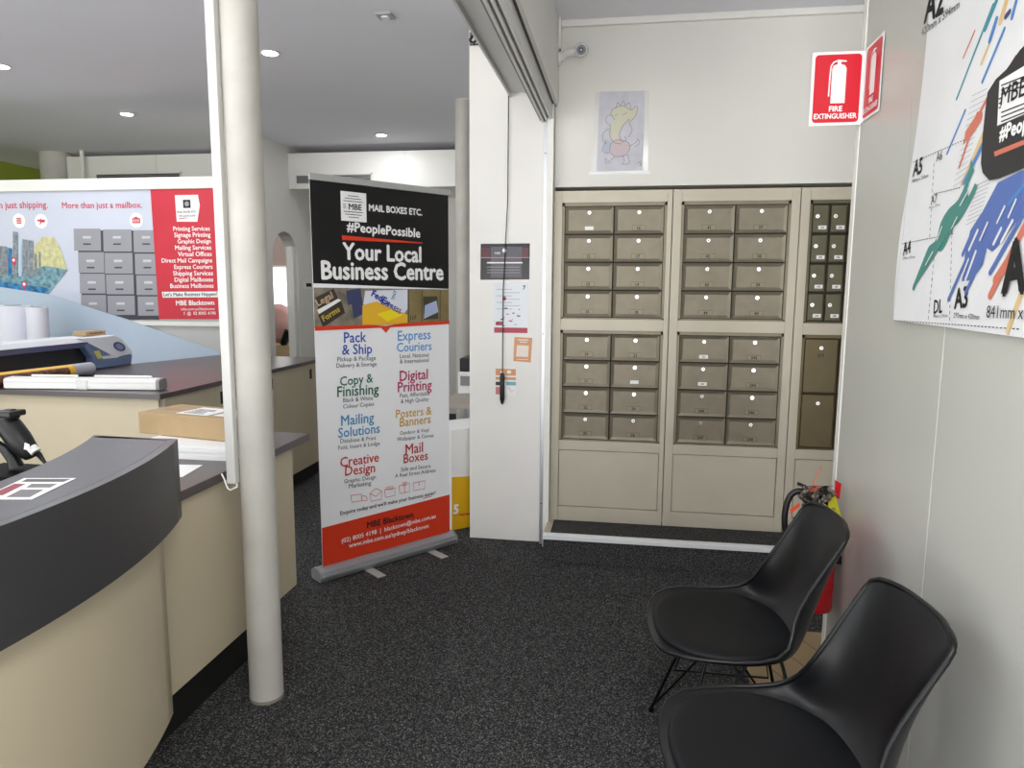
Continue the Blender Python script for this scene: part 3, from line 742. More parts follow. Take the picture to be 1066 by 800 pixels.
# ================================================================== CARTON & DESK BEHIND PILLAR
p0 = onz(470, 553, 0); p1 = onz(488.5, 549, 0); d = (p1-p0).normalized(); nb = V((-d.y, d.x, 0))
if nb.y < 0: nb = -nb
ht = .64
def QP(a, bb, z): return p0+d*a+nb*bb+V((0, 0, z))
e = empty('display_carton', tuple(p0+d*.15+nb*.15), 0, 'tall white and yellow display carton standing between banner and white pillar', 'carton')
m = MB(); m.plate([QP(0, 0, 0.002), QP(.40, 0, 0.002), QP(.40, .30, 0.002), QP(0, .30, 0.002)], (0, 0, ht), paperM); m.build('carton_body', e, .003)
pq = PB(p0, d, (0, 0, 1), -nb, .001)
pq.poly([(470.2, 497), (491, 496), (491, 548.5), (470.2, 552.5)], yelM, 2)
pq.text('5', (472, 535), (476.5, 534.5), paperM, 3, bold=.05); pq.line([(471, 537), (489, 535.5)], .002, redM, 3); pq.text('express', (478, 537), (489, 536), redM, 3, bold=.03)
pq.build('yellow_print', e)
dk_ = empty('side_desk', (-1.0, 4.9, 0), 0, 'narrow side desk with pale top behind the white pillar', 'desk')
m = MB(); m.box((-1.22, 4.62, .70), (-.47, 5.5, .735), mat('desk_top_pale', '#a89f95', .5)); m.build('desktop', dk_, .002)
for x, y in ((-1.19, 4.66), (-.51, 4.66), (-1.19, 5.46), (-.51, 5.46)):
    m = MB(); m.box((x-.02, y-.02, 0), (x+.02, y+.02, .70), al2M); m.build('leg', dk_)
e = empty('desk_printer', (-.95, 5.2, .735), 0, 'white office printer with black top on the side desk', 'printer')
m = MB(); m.box((-1.19, 5.05, .7355), (-.85, 5.4, .90), paperM); m.build('printer_body', e, .01)
m = MB(); m.box((-1.18, 5.06, .9005), (-.86, 5.39, 1.0), blackM); m.build('printer_lid', e, .01)
m = MB(); m.box((-1.17, 5.045, .80), (-1.05, 5.0495, .87), mat('printer_panel', '#8a8a8c', .4)); m.build('button_panel', e)
e = empty('desk_telephone', (-.90, 4.75, .735), 0, 'small black desk telephone at the front of the side desk', 'telephone')
m = MB(); m.plate([(-1.0, 4.66, .7355), (-1.0, 4.84, .7355), (-1.0, 4.84, .80), (-1.0, 4.66, .75)], (.13, 0, 0), blackM); m.build('phone_body', e, .004)
m = MB(); m.tube([(-.985, 4.66, .775), (-.985, 4.70, .80), (-.985, 4.80, .83), (-.985, 4.84, .82)], [.02, .013, .013, .02], blackM, 8); m.build('handset', e)

# ================================================================== PILLAR ITEMS
pp = lambda: PB((-.6, 4.078, 1.5), (1, 0, 0), (0, 0, 1), (0, -1, 0), .0006)
q = pp(); q.sheet([(500.5, 254), (551.5, 253.5), (551, 291), (500, 291.5)], .0015, mat('sign_gloss_black', '#1a1518', .12))
mg = mat('sign_grey', '#8d8b92', .3); mr = mat('sign_maroon', '#5a1d2b', .2)
q.rect((501, 258), (510, 268), mr, 1); q.rect((540, 258), (550, 268), mr, 1)
q.poly([(511, 257), (543, 257), (543, 289), (511, 289)], mat('sign_reflect_grey', '#56545b', .15), 1)
q.rect((501, 268), (551, 268.8), mat('sign_rule', '#b08a90', .4), 2)
q.rect((507, 273), (544, 274.4), paperM, 2)
for y_ in (277.8, 280.8, 283.6): q.rect((507, y_), (541, y_+.7), mg, 2)
q.circle((525, 261), .012, paperM, 2); q.text('MBE', (515, 265), (521, 265), paperM, 3)
tag(q.build('notice_sign'), 'glossy black notice with white lines at the top of the white pillar', 'sign')
q = pp(); q.sheet([(514, 294), (550, 294), (549.5, 347), (514, 347)], .001, mat('flyer_pale', '#dfe4ea', .25))
q.rect((514.5, 341), (549, 347), mat('flyer_red', '#b0384a', .4), 1)
q.text('OPEN HOURS', (517, 345.5), (547, 345.3), paperM, 2) if False else None
for k in range(7): q.rect((517+6*(k % 2), 301+3.4*k), (533+8*((k*3) % 2), 301.9+3.4*k), mat('flyer_grey', '#aab2ba', .4), 1)
q.text('DHL', (522, 313.5), (529, 313.5), mat('flyer_red', '#b0384a', .4), 2, bold=.03) if False else q.circle((525, 311), .012, mat('flyer_red', '#b0384a', .4), 2)
random.seed(3)
for k in range(16):
    a_, c_ = random.uniform(517, 543), random.uniform(320, 339)
    q.rect((a_, c_), (a_+random.uniform(1, 4), c_+1), [mat('flyer_red', '#b0384a', .4), steelM, inkM][k % 3], 2)
q.rect((516, 335), (523, 339), mat('flyer_red', '#b0384a', .4), 1)
q.text('7', (544.5, 301.5), (547, 301.5), inkM, 2, bold=.04)
tag(q.build('flyer'), 'pale glossy flyer with dark red footer band on the white pillar', 'flyer')
q = pp(); og = mat('notice_orange', '#d99a6c', .45); q.sheet([(535.5, 351), (554, 352), (552.5, 377.5), (534.5, 376)], .001, og)
q.poly([(538, 359.5), (550.5, 360), (549.8, 372), (537.2, 371.5)], mat('notice_cream', '#efe3d8', .5), 1)
q.rect((539, 353.5), (550, 354.6), paperM, 2); q.rect((541, 356), (549, 357), paperM, 2); q.rect((538, 374), (550, 374.7), paperM, 2)
tag(q.build('square_notice'), 'small orange notice with a pale square on the white pillar', 'notice')
q = pp(); q.sheet([(516, 384), (537, 384), (537, 412), (516, 412)], .001, paperM)
q.rect((516, 384), (537, 391.5), og, 1); q.rect((516, 392.5), (537, 396), mat('notice_tan', '#c9a27e', .5), 1)
q.rect((516, 397.5), (525, 401.5), ph2, 1); q.rect((527, 397.5), (537, 401.5), mat('notice_blue', '#7fb3c4', .5), 1)
q.rect((516, 403), (521.5, 411), mat('notice_rose', '#cf7f7f', .5), 1); q.line([(530, 404), (533, 409), (535, 406)], .003, og, 1)
q.rect((528, 386), (532, 389), paperM, 2); q.rect((521, 386.5), (524, 389), paperM, 2)
tag(q.build('sticker_sheet'), 'orange headed sticker of small coloured tiles low on the white pillar', 'sticker')
# pull cord with handle
ytop = 4.06
ctop = ony(529.5, 97, 4.066); cbot = ony(523, 392, 4.066)
e = empty('pull_rope', (cbot.x, 4.066, cbot.z), 0, 'black pull cord with long handle hanging down the white pillar', 'cord')
m = MB(); m.tube([(ctop.x, 4.066, 2.62), (ctop.x-.002, 4.066, 2.0), (cbot.x+.002, 4.066, 1.5), (cbot.x, 4.066, cbot.z)], .0028, blackM, 8); m.build('cord', e)
hb_ = ony(523, 421, 4.062).z
m = MB(); m.tube([(cbot.x, 4.062, cbot.z+.02), (cbot.x, 4.062, cbot.z), (cbot.x, 4.062, hb_+.03), (cbot.x, 4.062, hb_)], [.008, .014, .014, .006], blackM, 12); m.build('cord_handle', e)

# roller shutter overhead
rs = empty('roller_shutter', (-.5, 2.0, 2.43), 0, 'grey metal roller shutter track and box overhead beside the white pillar', 'shutter')
m = MB(); m.box((-.66, -1.2, 2.585), (-.4885, 4.075, 2.619), shutM); m.box((-.575, -1.2, 2.578), (-.4885, 4.075, 2.5849), shutM); m.box((-.66, -1.2, 2.56), (-.648, 4.075, 2.585), shutM); m.build('soffit_plate', rs, .002)
m = MB()
for k in range(6):
    x = -.488+.0123*k
    m.box((x, -1.2, 2.420+(0 if k % 2 else .010)), (x+(.0150 if k % 2 else .0115)-.002, 4.076, 2.619), shutM if k % 2 else shutDM)
m.build('bottom_rail', rs, .001)
m = MB(); m.box((-.4135, -1.2, 2.50), (-.4027, 4.03, 2.619), blackM); m.build('shade_gap_strip', rs)  # black strip standing in for the shaded gap beside the rails
m = MB(); m.box((-.462, 4.045, 0), (-.440, 4.0795, 2.419), alM)
for z in (.25, 1.25, 2.25): m.tube([(-.451, 4.044, z), (-.451, 4.046, z)], .004, blackM, 8)
m.build('guide_channel', rs, .002)
m = MB(); ck = onz(492, 38, 2.55)
m.tube([ony(489, 42, 4.05), ony(493, 36, 4.05), ony(497, 40, 4.05), ony(493, 45, 4.05), ony(489, 42, 4.05)], .008, blackM, 6)
m.tube([ony(490, 34, 4.05), ony(490, 47, 4.05), ony(499, 46, 4.05)], .005, blackM, 6)
tag(m.build('cable_clip'), 'small black cable clip at the top left edge of the white pillar', 'clip')

# ================================================================== MAILBOXES
YC = 4.06
def cabinet(x0, x1, ops, lower, label):
    """ops: list of (xa, xb, za, zb, ncol, nrow, numbers, door material)"""
    e = empty('mailbox_cabinet', ((x0+x1)/2, 4.28, .15), 0, label, 'cabinet', 'mailbox cabinets')
    z0, z1 = .150, 2.047
    f = MB(); D = .022
    xs = sorted({x0, x1}); 
    xa, xb = ops[0][0], ops[0][1]
    f.box((x0+.002, YC, z0), (xa, YC+D, z1), frameM); f.box((xb, YC, z0), (x1-.002, YC+D, z1), frameM)
    zz = [z1]+[v_ for o in ops for v_ in (o[3], o[2])]+[lower[1], lower[0], z0]
    for k in range(0, len(zz), 2): f.box((xa, YC, zz[k+1]), (xb, YC+D, zz[k]), frameM)
    f.build('frame', e, .0015)
    c = MB(); c.box((x0+.004, YC+D, z0), (x1-.004, YC+.40, z1-.01), frameM); 
    c.build('carcass', e)
    p = MB(); p.box((xa+.004, YC+.006, lower[0]+.004), (xb-.004, YC+D, lower[1]-.004), frameM); p.build('lower_panel', e, .001)
    for (a, b_, za, zb, nc, nr, nums, dm) in ops:
        r = MB(); r.box((a, YC+D-.004, za), (b_, YC+D-.0005, zb), darkM)
        t = .014; r.box((a, YC+.004, za), (a+t, YC+D-.004, zb), dm); r.box((b_-t, YC+.004, za), (b_, YC+D-.004, zb), dm); r.box((a, YC+.004, zb-t*1.3), (b_, YC+D-.004, zb), dm); r.box((a, YC+.004, za), (b_, YC+D-.004, za+t*.6), dm)
        r.build('door_surround', e)
        a += t; b_ -= t; zb -= t*1.3; za += t*.6
        w = (b_-a)/nc; h = (zb-za)/nr
        for j in range(nr):
            for i in range(nc):
                X0 = a+i*w+.004; X1 = a+(i+1)*w-.004; Z1 = zb-j*h-.004; Z0 = Z1-h+.008
                y = YC+.008; dd = MB()
                wd = X1-X0; g = .017 if dm is doorM else .005
                # bevelled picture-frame door
                o_ = [(X0, Z0), (X1, Z0), (X1, Z1), (X0, Z1)]; n_ = [(X0+g, Z0+g), (X1-g, Z0+g), (X1-g, Z1-g), (X0+g, Z1-g)]
                vs = [(x, y, z) for x, z in o_]+[(x, y+.0075, z) for x, z in n_]+[(x, YC+D-.0045, z) for x, z in o_]
                dd.add(vs, [(4, 5, 6, 7)]+[(k, (k+1) % 4, 4+(k+1) % 4, 4+k) for k in range(4)]+[((k+1) % 4, k, 8+k, 8+(k+1) % 4) for k in range(4)]+[(11, 10, 9, 8)], dm)
                d_ = dd.build('mailbox_door', e)
                num = nums[j][i]
                xm = (X0+X1)/2; yy = y+.0075
                if nc == 2 and nr == 4:
                    lx, lz = xm, Z1-.032; nx, nz = xm, Z0+.030
                elif nr == 4:
                    lx, lz = X0+.025, (Z0+Z1)/2+.012; nx, nz = xm+.012, Z0+.028
                else:
                    lx, lz = xm, Z1-.05; nx, nz = xm, Z1-.09
                k_ = MB(); k_.tube([(lx, yy, lz), (lx, yy-.006, lz)], .0105, chromeM, 14); k_.tube([(lx, yy-.006, lz), (lx, yy-.007, lz)], .003, inkM, 8); k_.build('lock', d_)
                if num is None: continue
                white = num.startswith('*'); s_ = num.lstrip('*')
                pn = PB((nx, yy-.0006, nz), (1, 0, 0), (0, 0, 1), (0, -1, 0), .0005)
                pw, phh = (.035, .012) if (dm is doorM and not white) else (.021, .010)
                if white and dm is doorM: pw, phh = .024, .010
                if nr != 2:
                    pn.sheet([(-pw, -phh), (pw, -phh), (pw, phh), (-pw, phh)], .0005, labelM if white else plateM, px=False)
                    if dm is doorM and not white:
                        pn.sheet([(-pw-.0018, -phh-.0018), (pw+.0018, -phh-.0018), (pw+.0018, phh+.0018), (-pw-.0018, phh+.0018)], .0003, mat('plate_outline', '#4c4538', .6), px=False)  # thin dark outline round the number plate
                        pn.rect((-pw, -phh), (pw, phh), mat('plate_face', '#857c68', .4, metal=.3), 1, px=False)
                if s_: pn.ctext(s_, (0, -.008 if not white else -.0045), .016 if not white else .009, inkM, 2, bold=.03, px=False)
                if nr != 2 or s_: 
                    o2 = pn.build('number_plate', d_)
                    if white: o2['label'] = 'white number label'
                if dm is doorM and not white and j % 4 != 0:
                    s2 = PB((xm, yy-.0003, Z1-.058), (1, 0, 0), (0, 0, 1), (0, -1, 0), .0005)
                    for k in range(16):
                        t0 = 2*PI*k/16; t1 = 2*PI*(k+1)/16
                        s2.poly([(.014*math.cos(t0), .008*math.sin(t0)), (.014*math.cos(t1), .008*math.sin(t1)), (.012*math.cos(t1), .0065*math.sin(t1)), (.012*math.cos(t0), .0065*math.sin(t0))], plateM, 1, px=False)
                    s2.build('embossed_mark', d_)
    return e
cabinet(-.403, .249, [(-.355, .221, 1.337, 1.982, 2, 4, [['*', '16'], ['12', '17'], ['13', '14'], ['15', '18']], doorM),
                      (-.355, .221, .632, 1.273, 2, 4, [['19', '21'], ['11', '*'], ['22', '24'], ['25', '26']], doorM)], (.235, .577),
        'left mailbox cabinet beside the white pillar with two-digit numbered bronze doors')
cabinet(.249, .914, [(.297, .868, 1.337, 1.982, 2, 4, [['41', '37'], ['42', '38'], ['43', '39'], ['44', '40']], doorM),
                     (.297, .868, .632, 1.273, 2, 4, [['*241', '242'], ['*243', '244'], ['245', '246'], ['247', '248']], doorM)], (.235, .577),
        'middle mailbox cabinet with door numbers 37 to 44 and 241 to 248')
cabinet(.914, 1.40, [(.962, 1.352, 1.330, 1.982, 4, 4, [['*'+str(101+r+4*c) for c in range(4)] for r in range(4)], door3M),
                     (.962, 1.352, .632, 1.268, 2, 2, [['217', '218'], [None, None]], mat('mailbox_brown', '#675b3e', .4, metal=.35, noise=.1, nscale=10))], (.235, .577),
        'right mailbox cabinet with small olive doors, partly hidden by the grey wall')
m = MB(); m.box((1.402, 4.06, .15), (1.619, 4.5, 2.068), wallM); struct('wall_cabinet_end', m)

# drawing on upper wall
YD = 4.0592
q = PB((.1, YD, 2.4), (1, 0, 0), (0, 0, 1), (0, -1, 0), .0007)
q.sheet([(620, 96), (676, 94.5), (674.5, 178.5), (615, 180.5)], .001, mat('clear_sleeve', '#dcdcda', .12))
q.poly([(624.5, 95.5), (671.5, 94.5), (669, 177.5), (621, 178.5)], mat('drawing_paper', '#c9c9d2', .6, noise=.10, nscale=16), 1)
pe = mat('pencil', '#77757c', .7); cr = mat('pastel_cream', '#cfcdb8', .7); pk = mat('pastel_pink', '#cbbac0', .7); bl = mat('pastel_blue', '#b3bccb', .7)
q.poly(smooth_pts([(640, 125), (636, 118), (641, 112), (650, 111), (657, 115), (655, 124), (648, 132), (644, 140), (646, 147), (651, 146), (649, 152), (642, 150), (636, 142), (634, 132)]), cr, 2)
q.poly(smooth_pts([(657, 115), (661, 111), (664, 113), (661, 122), (655, 127)]), cr, 2)
q.poly(smooth_pts([(636, 150), (641, 146), (651, 147), (656, 152), (652, 161), (641, 163), (635, 158), (636, 150)]), pk, 3)
q.poly(smooth_pts([(631, 146), (636, 148), (634, 160), (628, 156)]), bl, 2)
LW = .0022
for pts in ([(640, 125), (636, 118), (641, 112), (650, 111), (657, 115), (661, 111), (664, 113), (661, 122), (655, 127)],
            [(636, 120), (632, 121), (631, 127), (636, 131)], [(641, 113), (643, 107), (646, 110), (649, 105), (651, 110), (655, 107), (657, 114)],
            [(655, 124), (648, 132), (645, 141), (648, 148), (652, 145), (650, 142)], [(636, 131), (635, 142), (640, 149), (647, 150)],
            [(634, 134), (628, 139), (628, 147), (632, 150)], [(655, 128), (658, 136), (654, 143)], [(636, 150), (641, 146), (651, 147), (656, 152), (652, 161), (641, 163), (635, 158), (636, 150)],
            [(631, 146), (627, 157), (634, 160)], [(640, 163), (634, 168), (630, 165), (631, 170), (636, 169)], [(648, 162), (650, 168), (647, 171), (655, 170), (653, 161)],
            [(656, 152), (661, 149), (664, 146)], [(663, 144), (666, 149), (661, 153)], [(663, 171), (667, 168), (666, 173), (669, 170)], [(640, 121), (643, 119.5)], [(648, 120), (653, 117)]):
    q.line(smooth_pts(pts, 4), LW, pe, 4)
q.rect((613, 179.3), (677, 181.3), paperM, 2)
tag(q.build('pencil_drawing'), 'pastel pencil drawing of a dancing elephant in clear sleeve above the mailboxes', 'drawing')

# security camera
cc = ony(605, 52, 3.97)
e = empty('security_camera', (-.38, 4.03, cc.z), 0, 'small white dome security camera with lens ring in the corner above', 'camera')
m = MB(); m.tube([(-.384, 4.03, cc.z-.02), (-.37, 4.03, cc.z-.02)], .035, whiteM, 18); m.tube([(-.372, 4.03, cc.z-.02), (-.34, 4.0, cc.z-.005), (cc.x-.01, 3.985, cc.z)], [.016, .018, .02], whiteM, 12); m.build('mount', e)
dv = (CAMP-cc).normalized(); Q = dv.to_track_quat('Z', 'Y').to_matrix()
m = MB(); m.lathe([(.022, -.05), (.034, -.035), (.036, .01), (.030, .018)], cc, mat('camera_white', '#d9d9d6', .35), 20, Q); m.build('housing', e)
m = MB(); m.lathe([(.026, .018), (.026, .0195)], cc, mat('lens_ring', '#595c70', .3), 20, Q); m.lathe([(.013, .0195), (.013, .0225)], cc, blackM, 16, Q); m.lathe([(.005, .0226), (.005, .023)], cc, labelM, 10, Q); m.build('lens', e)
m = MB(); s0 = ony(584.5, 16, 4.03); s1 = ony(587, 52, 4.03); m.box((-.3845, 4.0, s1.z), (-.372, 4.034, s0.z), whiteM); m.tube([(-.376, 4.015, s1.z), (-.376, 4.02, s1.z-.03)], .003, blackM, 6)
tag(m.build('conduit_cover'), 'short white conduit cover in the upper corner above the camera', 'conduit')

# ================================================================== FIRE SIGN
e = empty('fire_extinguisher_sign', (XW, 2.67, 2.06), 0, 'red and white double-sided fire extinguisher sign projecting from wall end', 'sign')
def firesign(pb, w, h, mir=False):
    pb.sheet([(0, 0), (w, 0), (w, h), (0, h)], .0015, paperM, px=False)
    b_ = .009; r = .012; pts = []
    for cx_, cy_, a0_ in ((w-b_-r, b_+r, -90), (w-b_-r, h-b_-r, 0), (b_+r, h-b_-r, 90), (b_+r, b_+r, 180)):
        for k in range(5): a = math.radians(a0_+22.5*k); pts.append((cx_+r*math.cos(a), cy_+r*math.sin(a)))
    pb.poly(pts, redM, 1, px=False)
    c = w*.52
    body = [(c-.022, .072), (c+.024, .072), (c+.024, h-.055), (c+.018, h-.045), (c+.004, h-.040), (c-.004, h-.040), (c-.018, h-.045), (c-.022, h-.055)]
    pb.poly(body, paperM, 2, px=False)
    pb.poly([(c-.006, h-.040), (c+.006, h-.040), (c+.006, h-.032), (c-.006, h-.032)], paperM, 2, px=False)
    pb.poly([(c-.005, h-.026), (c+.022, h-.030), (c+.024, h-.034), (c-.005, h-.033)], paperM, 2, px=False)
    pb.line([(c-.004, h-.029), (c-.018, h-.034), (c-.026, h-.046), (c-.028, h-.08), (c-.029, h-.145)], .0045, paperM, 2, px=False)
    pb.ctext('FIRE', (w/2, .046), .017, paperM, 2, bold=.04, px=False); pb.ctext('EXTINGUISHER', (w/2, .022), .017, paperM, 2, bold=.03, px=False, wid=.84)
q = PB((.612, 2.672, 2.066), (1, 0, 0), (0, 0, 1), (0, -1, 0), .0006); firesign(q, .168, .240); q.build('projecting_panel', e)
q = PB((XW-.0052, 2.672, 2.072), (0, -1, 0), (0, 0, 1), (-1, 0, 0), .0006); firesign(q, .168, .240); q.build('wall_panel', e)
m = MB(); m.box((.7805, 2.665, 2.07), (XW-.0032, 2.674, 2.30), mat('clear_plastic', '#e5e5e8', .1)); m.build('bracket', e)

# ================================================================== BIG POSTER ON RIGHT WALL
q = PB((XW-.006, 2.2, 1.4), (0, -1, 0), (0, 0, 1), (-1, 0, 0), .0006)
q.bend = lambda u, v: .004+.006*(1+math.sin(v*7+1))*max(0, 1-u/.25)
pw_ = mat('size_poster_paper', '#e6e7ea', .45, noise=.04, nscale=6)
UL = 1.05; VT = 1.15
# curved backing built as a grid
nu, nv = 14, 20; vs = []; fs = []
def edge_u(v):  # left edge bows in and out
    return .005+.058*max(0, v-.28)/.57-.012*math.sin(max(0, v)*6)
for j in range(nv+1):
    v = .02+(VT-.02)*j/nv
    for i in range(nu+1):
        u0 = edge_u(v); u = u0+(UL-u0)*i/nu; vs.append(q.W(u, v-.012*(1-j/nv)*(u/UL), 0))
for j in range(nv):
    for i in range(nu): fs.append((j*(nu+1)+i, j*(nu+1)+i+1, (j+1)*(nu+1)+i+1, (j+1)*(nu+1)+i))
q.add(vs, fs, pw_, True); q.add([v_+V((.0015, 0, 0)) for v_ in vs], [f[::-1] for f in fs], pw_, True)
tl = mat('streak_teal', '#47887f', .5); bu_ = mat('streak_blue', '#566fb0', .5); sa = mat('streak_salmon', '#d0745f', .5); sd_ = mat('streak_sand', '#dfc08a', .5); cy = mat('streak_cyan', '#3f8fa0', .5); b2_ = mat('streak_lightblue', '#4f84c4', .5)
def st(a, b_, w, m_, l=1): q.streak(a, b_, w, m_, l)
st((1003, -14), (998, 103), .001, cy) if False else None
st((1052, -30), (1028, 30), .014, cy, 1); st((1036, 5), (998, 103), .008, cy, 1)
st((1066, -20), (1056, 18), .012, b2_, 1); st((1048, 30), (1025, 85), .010, b2_, 1); st((1040, 20), (1033, 42), .014, b2_, 2)
st((1052, -5), (1044, 22), .018, sd_, 1); st((1054, 12), (1050, 17), .012, mat('streak_navy', '#3a3f78', .5), 3)
st((1017, 32), (1005, 60), .006, sa, 1); st((1032, 46), (1024, 66), .010, sd_, 1)
st((1007, 115), (988, 160), .008, b2_, 1)
st((1060, 60), (1030, 110), .012, sa, 1); st((1034, 95), (1006, 148), .010, sa, 1); st((1020, 118), (1001, 174), .008, sa, 2); st((1022, 122), (1010, 140), .030, sa, 2)
st((1038, 110), (1003, 192), .010, sd_, 1); st((1030, 130), (1012, 178), .016, sd_, 1)
st((1026, 150), (1006, 190), .014, b2_, 2)
for k in range(16):
    a = (1030-k*1.6, 92+k*6.3); q.line([a, (a[0]-16+k*.3, a[1]+8)], .0012, steelM, 1)
for k in range(10):
    a = (1034-k*1.3, 186+k*4.6); q.line([a, (a[0]-15, a[1]+7)], .0012, steelM, 1)
# teal streak bundle
q.poly(smooth_pts([(1014, 165), (1008, 190), (1000, 208), (990, 218), (982, 232), (977, 252), (968, 268), (957, 298), (955, 302), (956, 296), (965, 272), (972, 255), (982, 262), (990, 248), (993, 238), (1000, 232), (1010, 216), (1018, 200), (1020, 193), (1012, 205), (1010, 195), (1017, 178)]), tl, 3)
st((1018, 194), (1003, 225), .012, tl, 3); st((1010, 193), (1000, 215), .010, tl, 3); st((997, 226), (993, 242), .009, tl, 3); st((978, 250), (969, 270), .010, tl, 3); st((968, 268), (956, 302), .006, tl, 3)
# blue bundle
q.poly([(1042, 190), (1066, 178), (1078, 176), (1078, 222), (1060, 232), (1044, 254), (1036, 262), (1030, 258), (1026, 276), (1014, 292), (1004, 293), (1008, 262), (1013, 240), (1026, 220)], bu_, 3)
st((1018, 235), (1005, 265), .012, bu_, 3); st((1015, 250), (1006, 282), .016, bu_, 3); st((1008, 272), (990, 312), .012, bu_, 3); st((1028, 262), (1008, 305), .012, bu_, 3)
st((1070, 205), (1038, 256), .014, bu_, 4); st((1066, 228), (1034, 284), .013, bu_, 4); st((1072, 190), (1054, 212), .010, b2_, 4)
st((1021, 240), (1012, 260), .008, pw_, 4); st((1019, 262), (1008, 292), .008, pw_, 4); st((1046, 238), (1038, 254), .008, pw_, 5); st((1058, 230), (1046, 252), .008, pw_, 5)
st((1074, 228), (1034, 308), .018, sa, 4); st((1056, 268), (1040, 292), .024, sa, 4); st((1072, 290), (1052, 345), .014, sd_, 3)
for a_, b_ in (((1012, 198), (1003, 214)), ((1000, 226), (994, 238)), ((975, 262), (968, 276)), ((984, 236), (979, 250))): st(a_, b_, .004, pw_, 6)
for a_, b_ in (((1032, 232), (1024, 250)), ((1050, 215), (1042, 232)), ((1062, 208), (1054, 226)), ((1012, 270), (1005, 288))): st(a_, b_, .006, pw_, 6)
# black rounded badge
bp = [q.P(*p) for p in [(1030, 112), (1032, 96), (1041, 82), (1052, 72), (1066, 52), (1090, 28), (1130, 5), (1140, 140), (1066, 177), (1044, 186), (1034, 188), (1027, 180), (1025, 170), (1027, 140)]]
q.poly(bp, mat('badge_black', '#1b1a1c', .4), 6, px=False)
a, c = q.P(1043, 131), q.P(1061, 79)
wl = .15
q.poly([(1042.5, 131), (1045, 84), (1085, 60), (1085, 113)], paperM, 7)
for k in range(9):
    y_ = 90+k*4.7
    if k in (3, 4, 5): q.line([(1044.5, y_-1), (1047, y_-2.2)], .003, inkM, 8)
    else: q.line([(1047, y_-1), (1080, y_-14)], .0028, inkM, 8)
q.text('MBE', (1046.5, 110), (1072, 99), inkM, 9, bold=.01, hs=1.0)
q.text('#PeoplePossible', (1045, 146.5), (1130, 112), paperM, 8, bold=.04, hs=1.)
q.poly([(1039.5, 158), (1100, 134), (1100, 139), (1040.5, 163)], sa, 8)
# texts and dashes
q.text('A2', (967, 24), (985, 13), inkM, 2, bold=.03, hs=1.2); q.text('420mm x 594mm', (964, 38), (1001, 8), inkM, 2)
q.text('A5', (953, 184), (962, 180), inkM, 2, bold=.03, hs=1.15); q.text('148mm x 210mm', (952, 191), (969, 184.5), steelD, 2)
q.text('A6', (977, 168.5), (983, 166), inkM, 2, hs=1.1); q.text('A7', (972, 213.5), (978, 210.5), inkM, 2, hs=1.1); q.text('74mm x 105mm', (970, 218), (981, 214), steelD, 2)
q.text('A4', (945.5, 266), (952.5, 263), inkM, 2, bold=.02, hs=1.2); q.text('210mm x 297mm', (945, 270.5), (957, 269), steelD, 2)
q.text('DL', (974.5, 326.5), (983, 325.5), inkM, 2, bold=.02, hs=1.2); q.text('99mm x 210mm', (974, 331), (989, 330.5), steelD, 2)
q.text('A3', (996, 321.5), (1009.5, 319.5), inkM, 2, bold=.03, hs=1.15); q.text('297mm x 420mm', (995, 331), (1022, 333), steelD, 2)
q.text('A1', (1048, 306), (1082, 302), inkM, 7, bold=.04, hs=1.25); q.text('841mm x 594mm', (1031, 331), (1110, 334), inkM, 7, bold=.0)
def dash(a, b_, n, w=.0022):
    A = V(q.P(*a)); B = V(q.P(*b_))
    for k in range(n):
        s0_ = A.lerp(B, k/n); s1_ = A.lerp(B, (k+.55)/n); q.line([tuple(s0_), tuple(s1_)], w, inkM, 2, px=False)
dash((953, 169), (1008, 145), 22); dash((944.5, 254), (996, 243), 22); dash((937.5, 334), (1066, 343), 40); dash((975, 170), (971, 250), 12); dash((975, 202), (1003, 195), 11)
dash((976, 262), (969, 336), 11); dash((993.5, 245), (991, 337), 14)
dash((938, 320), (944, 258), 24, .0012); dash((945, 250), (952, 100), 50, .0012)
tag(q.build('paper_size_poster'), 'large white paper-size poster with teal, blue and salmon streaks on grey wall', 'poster')

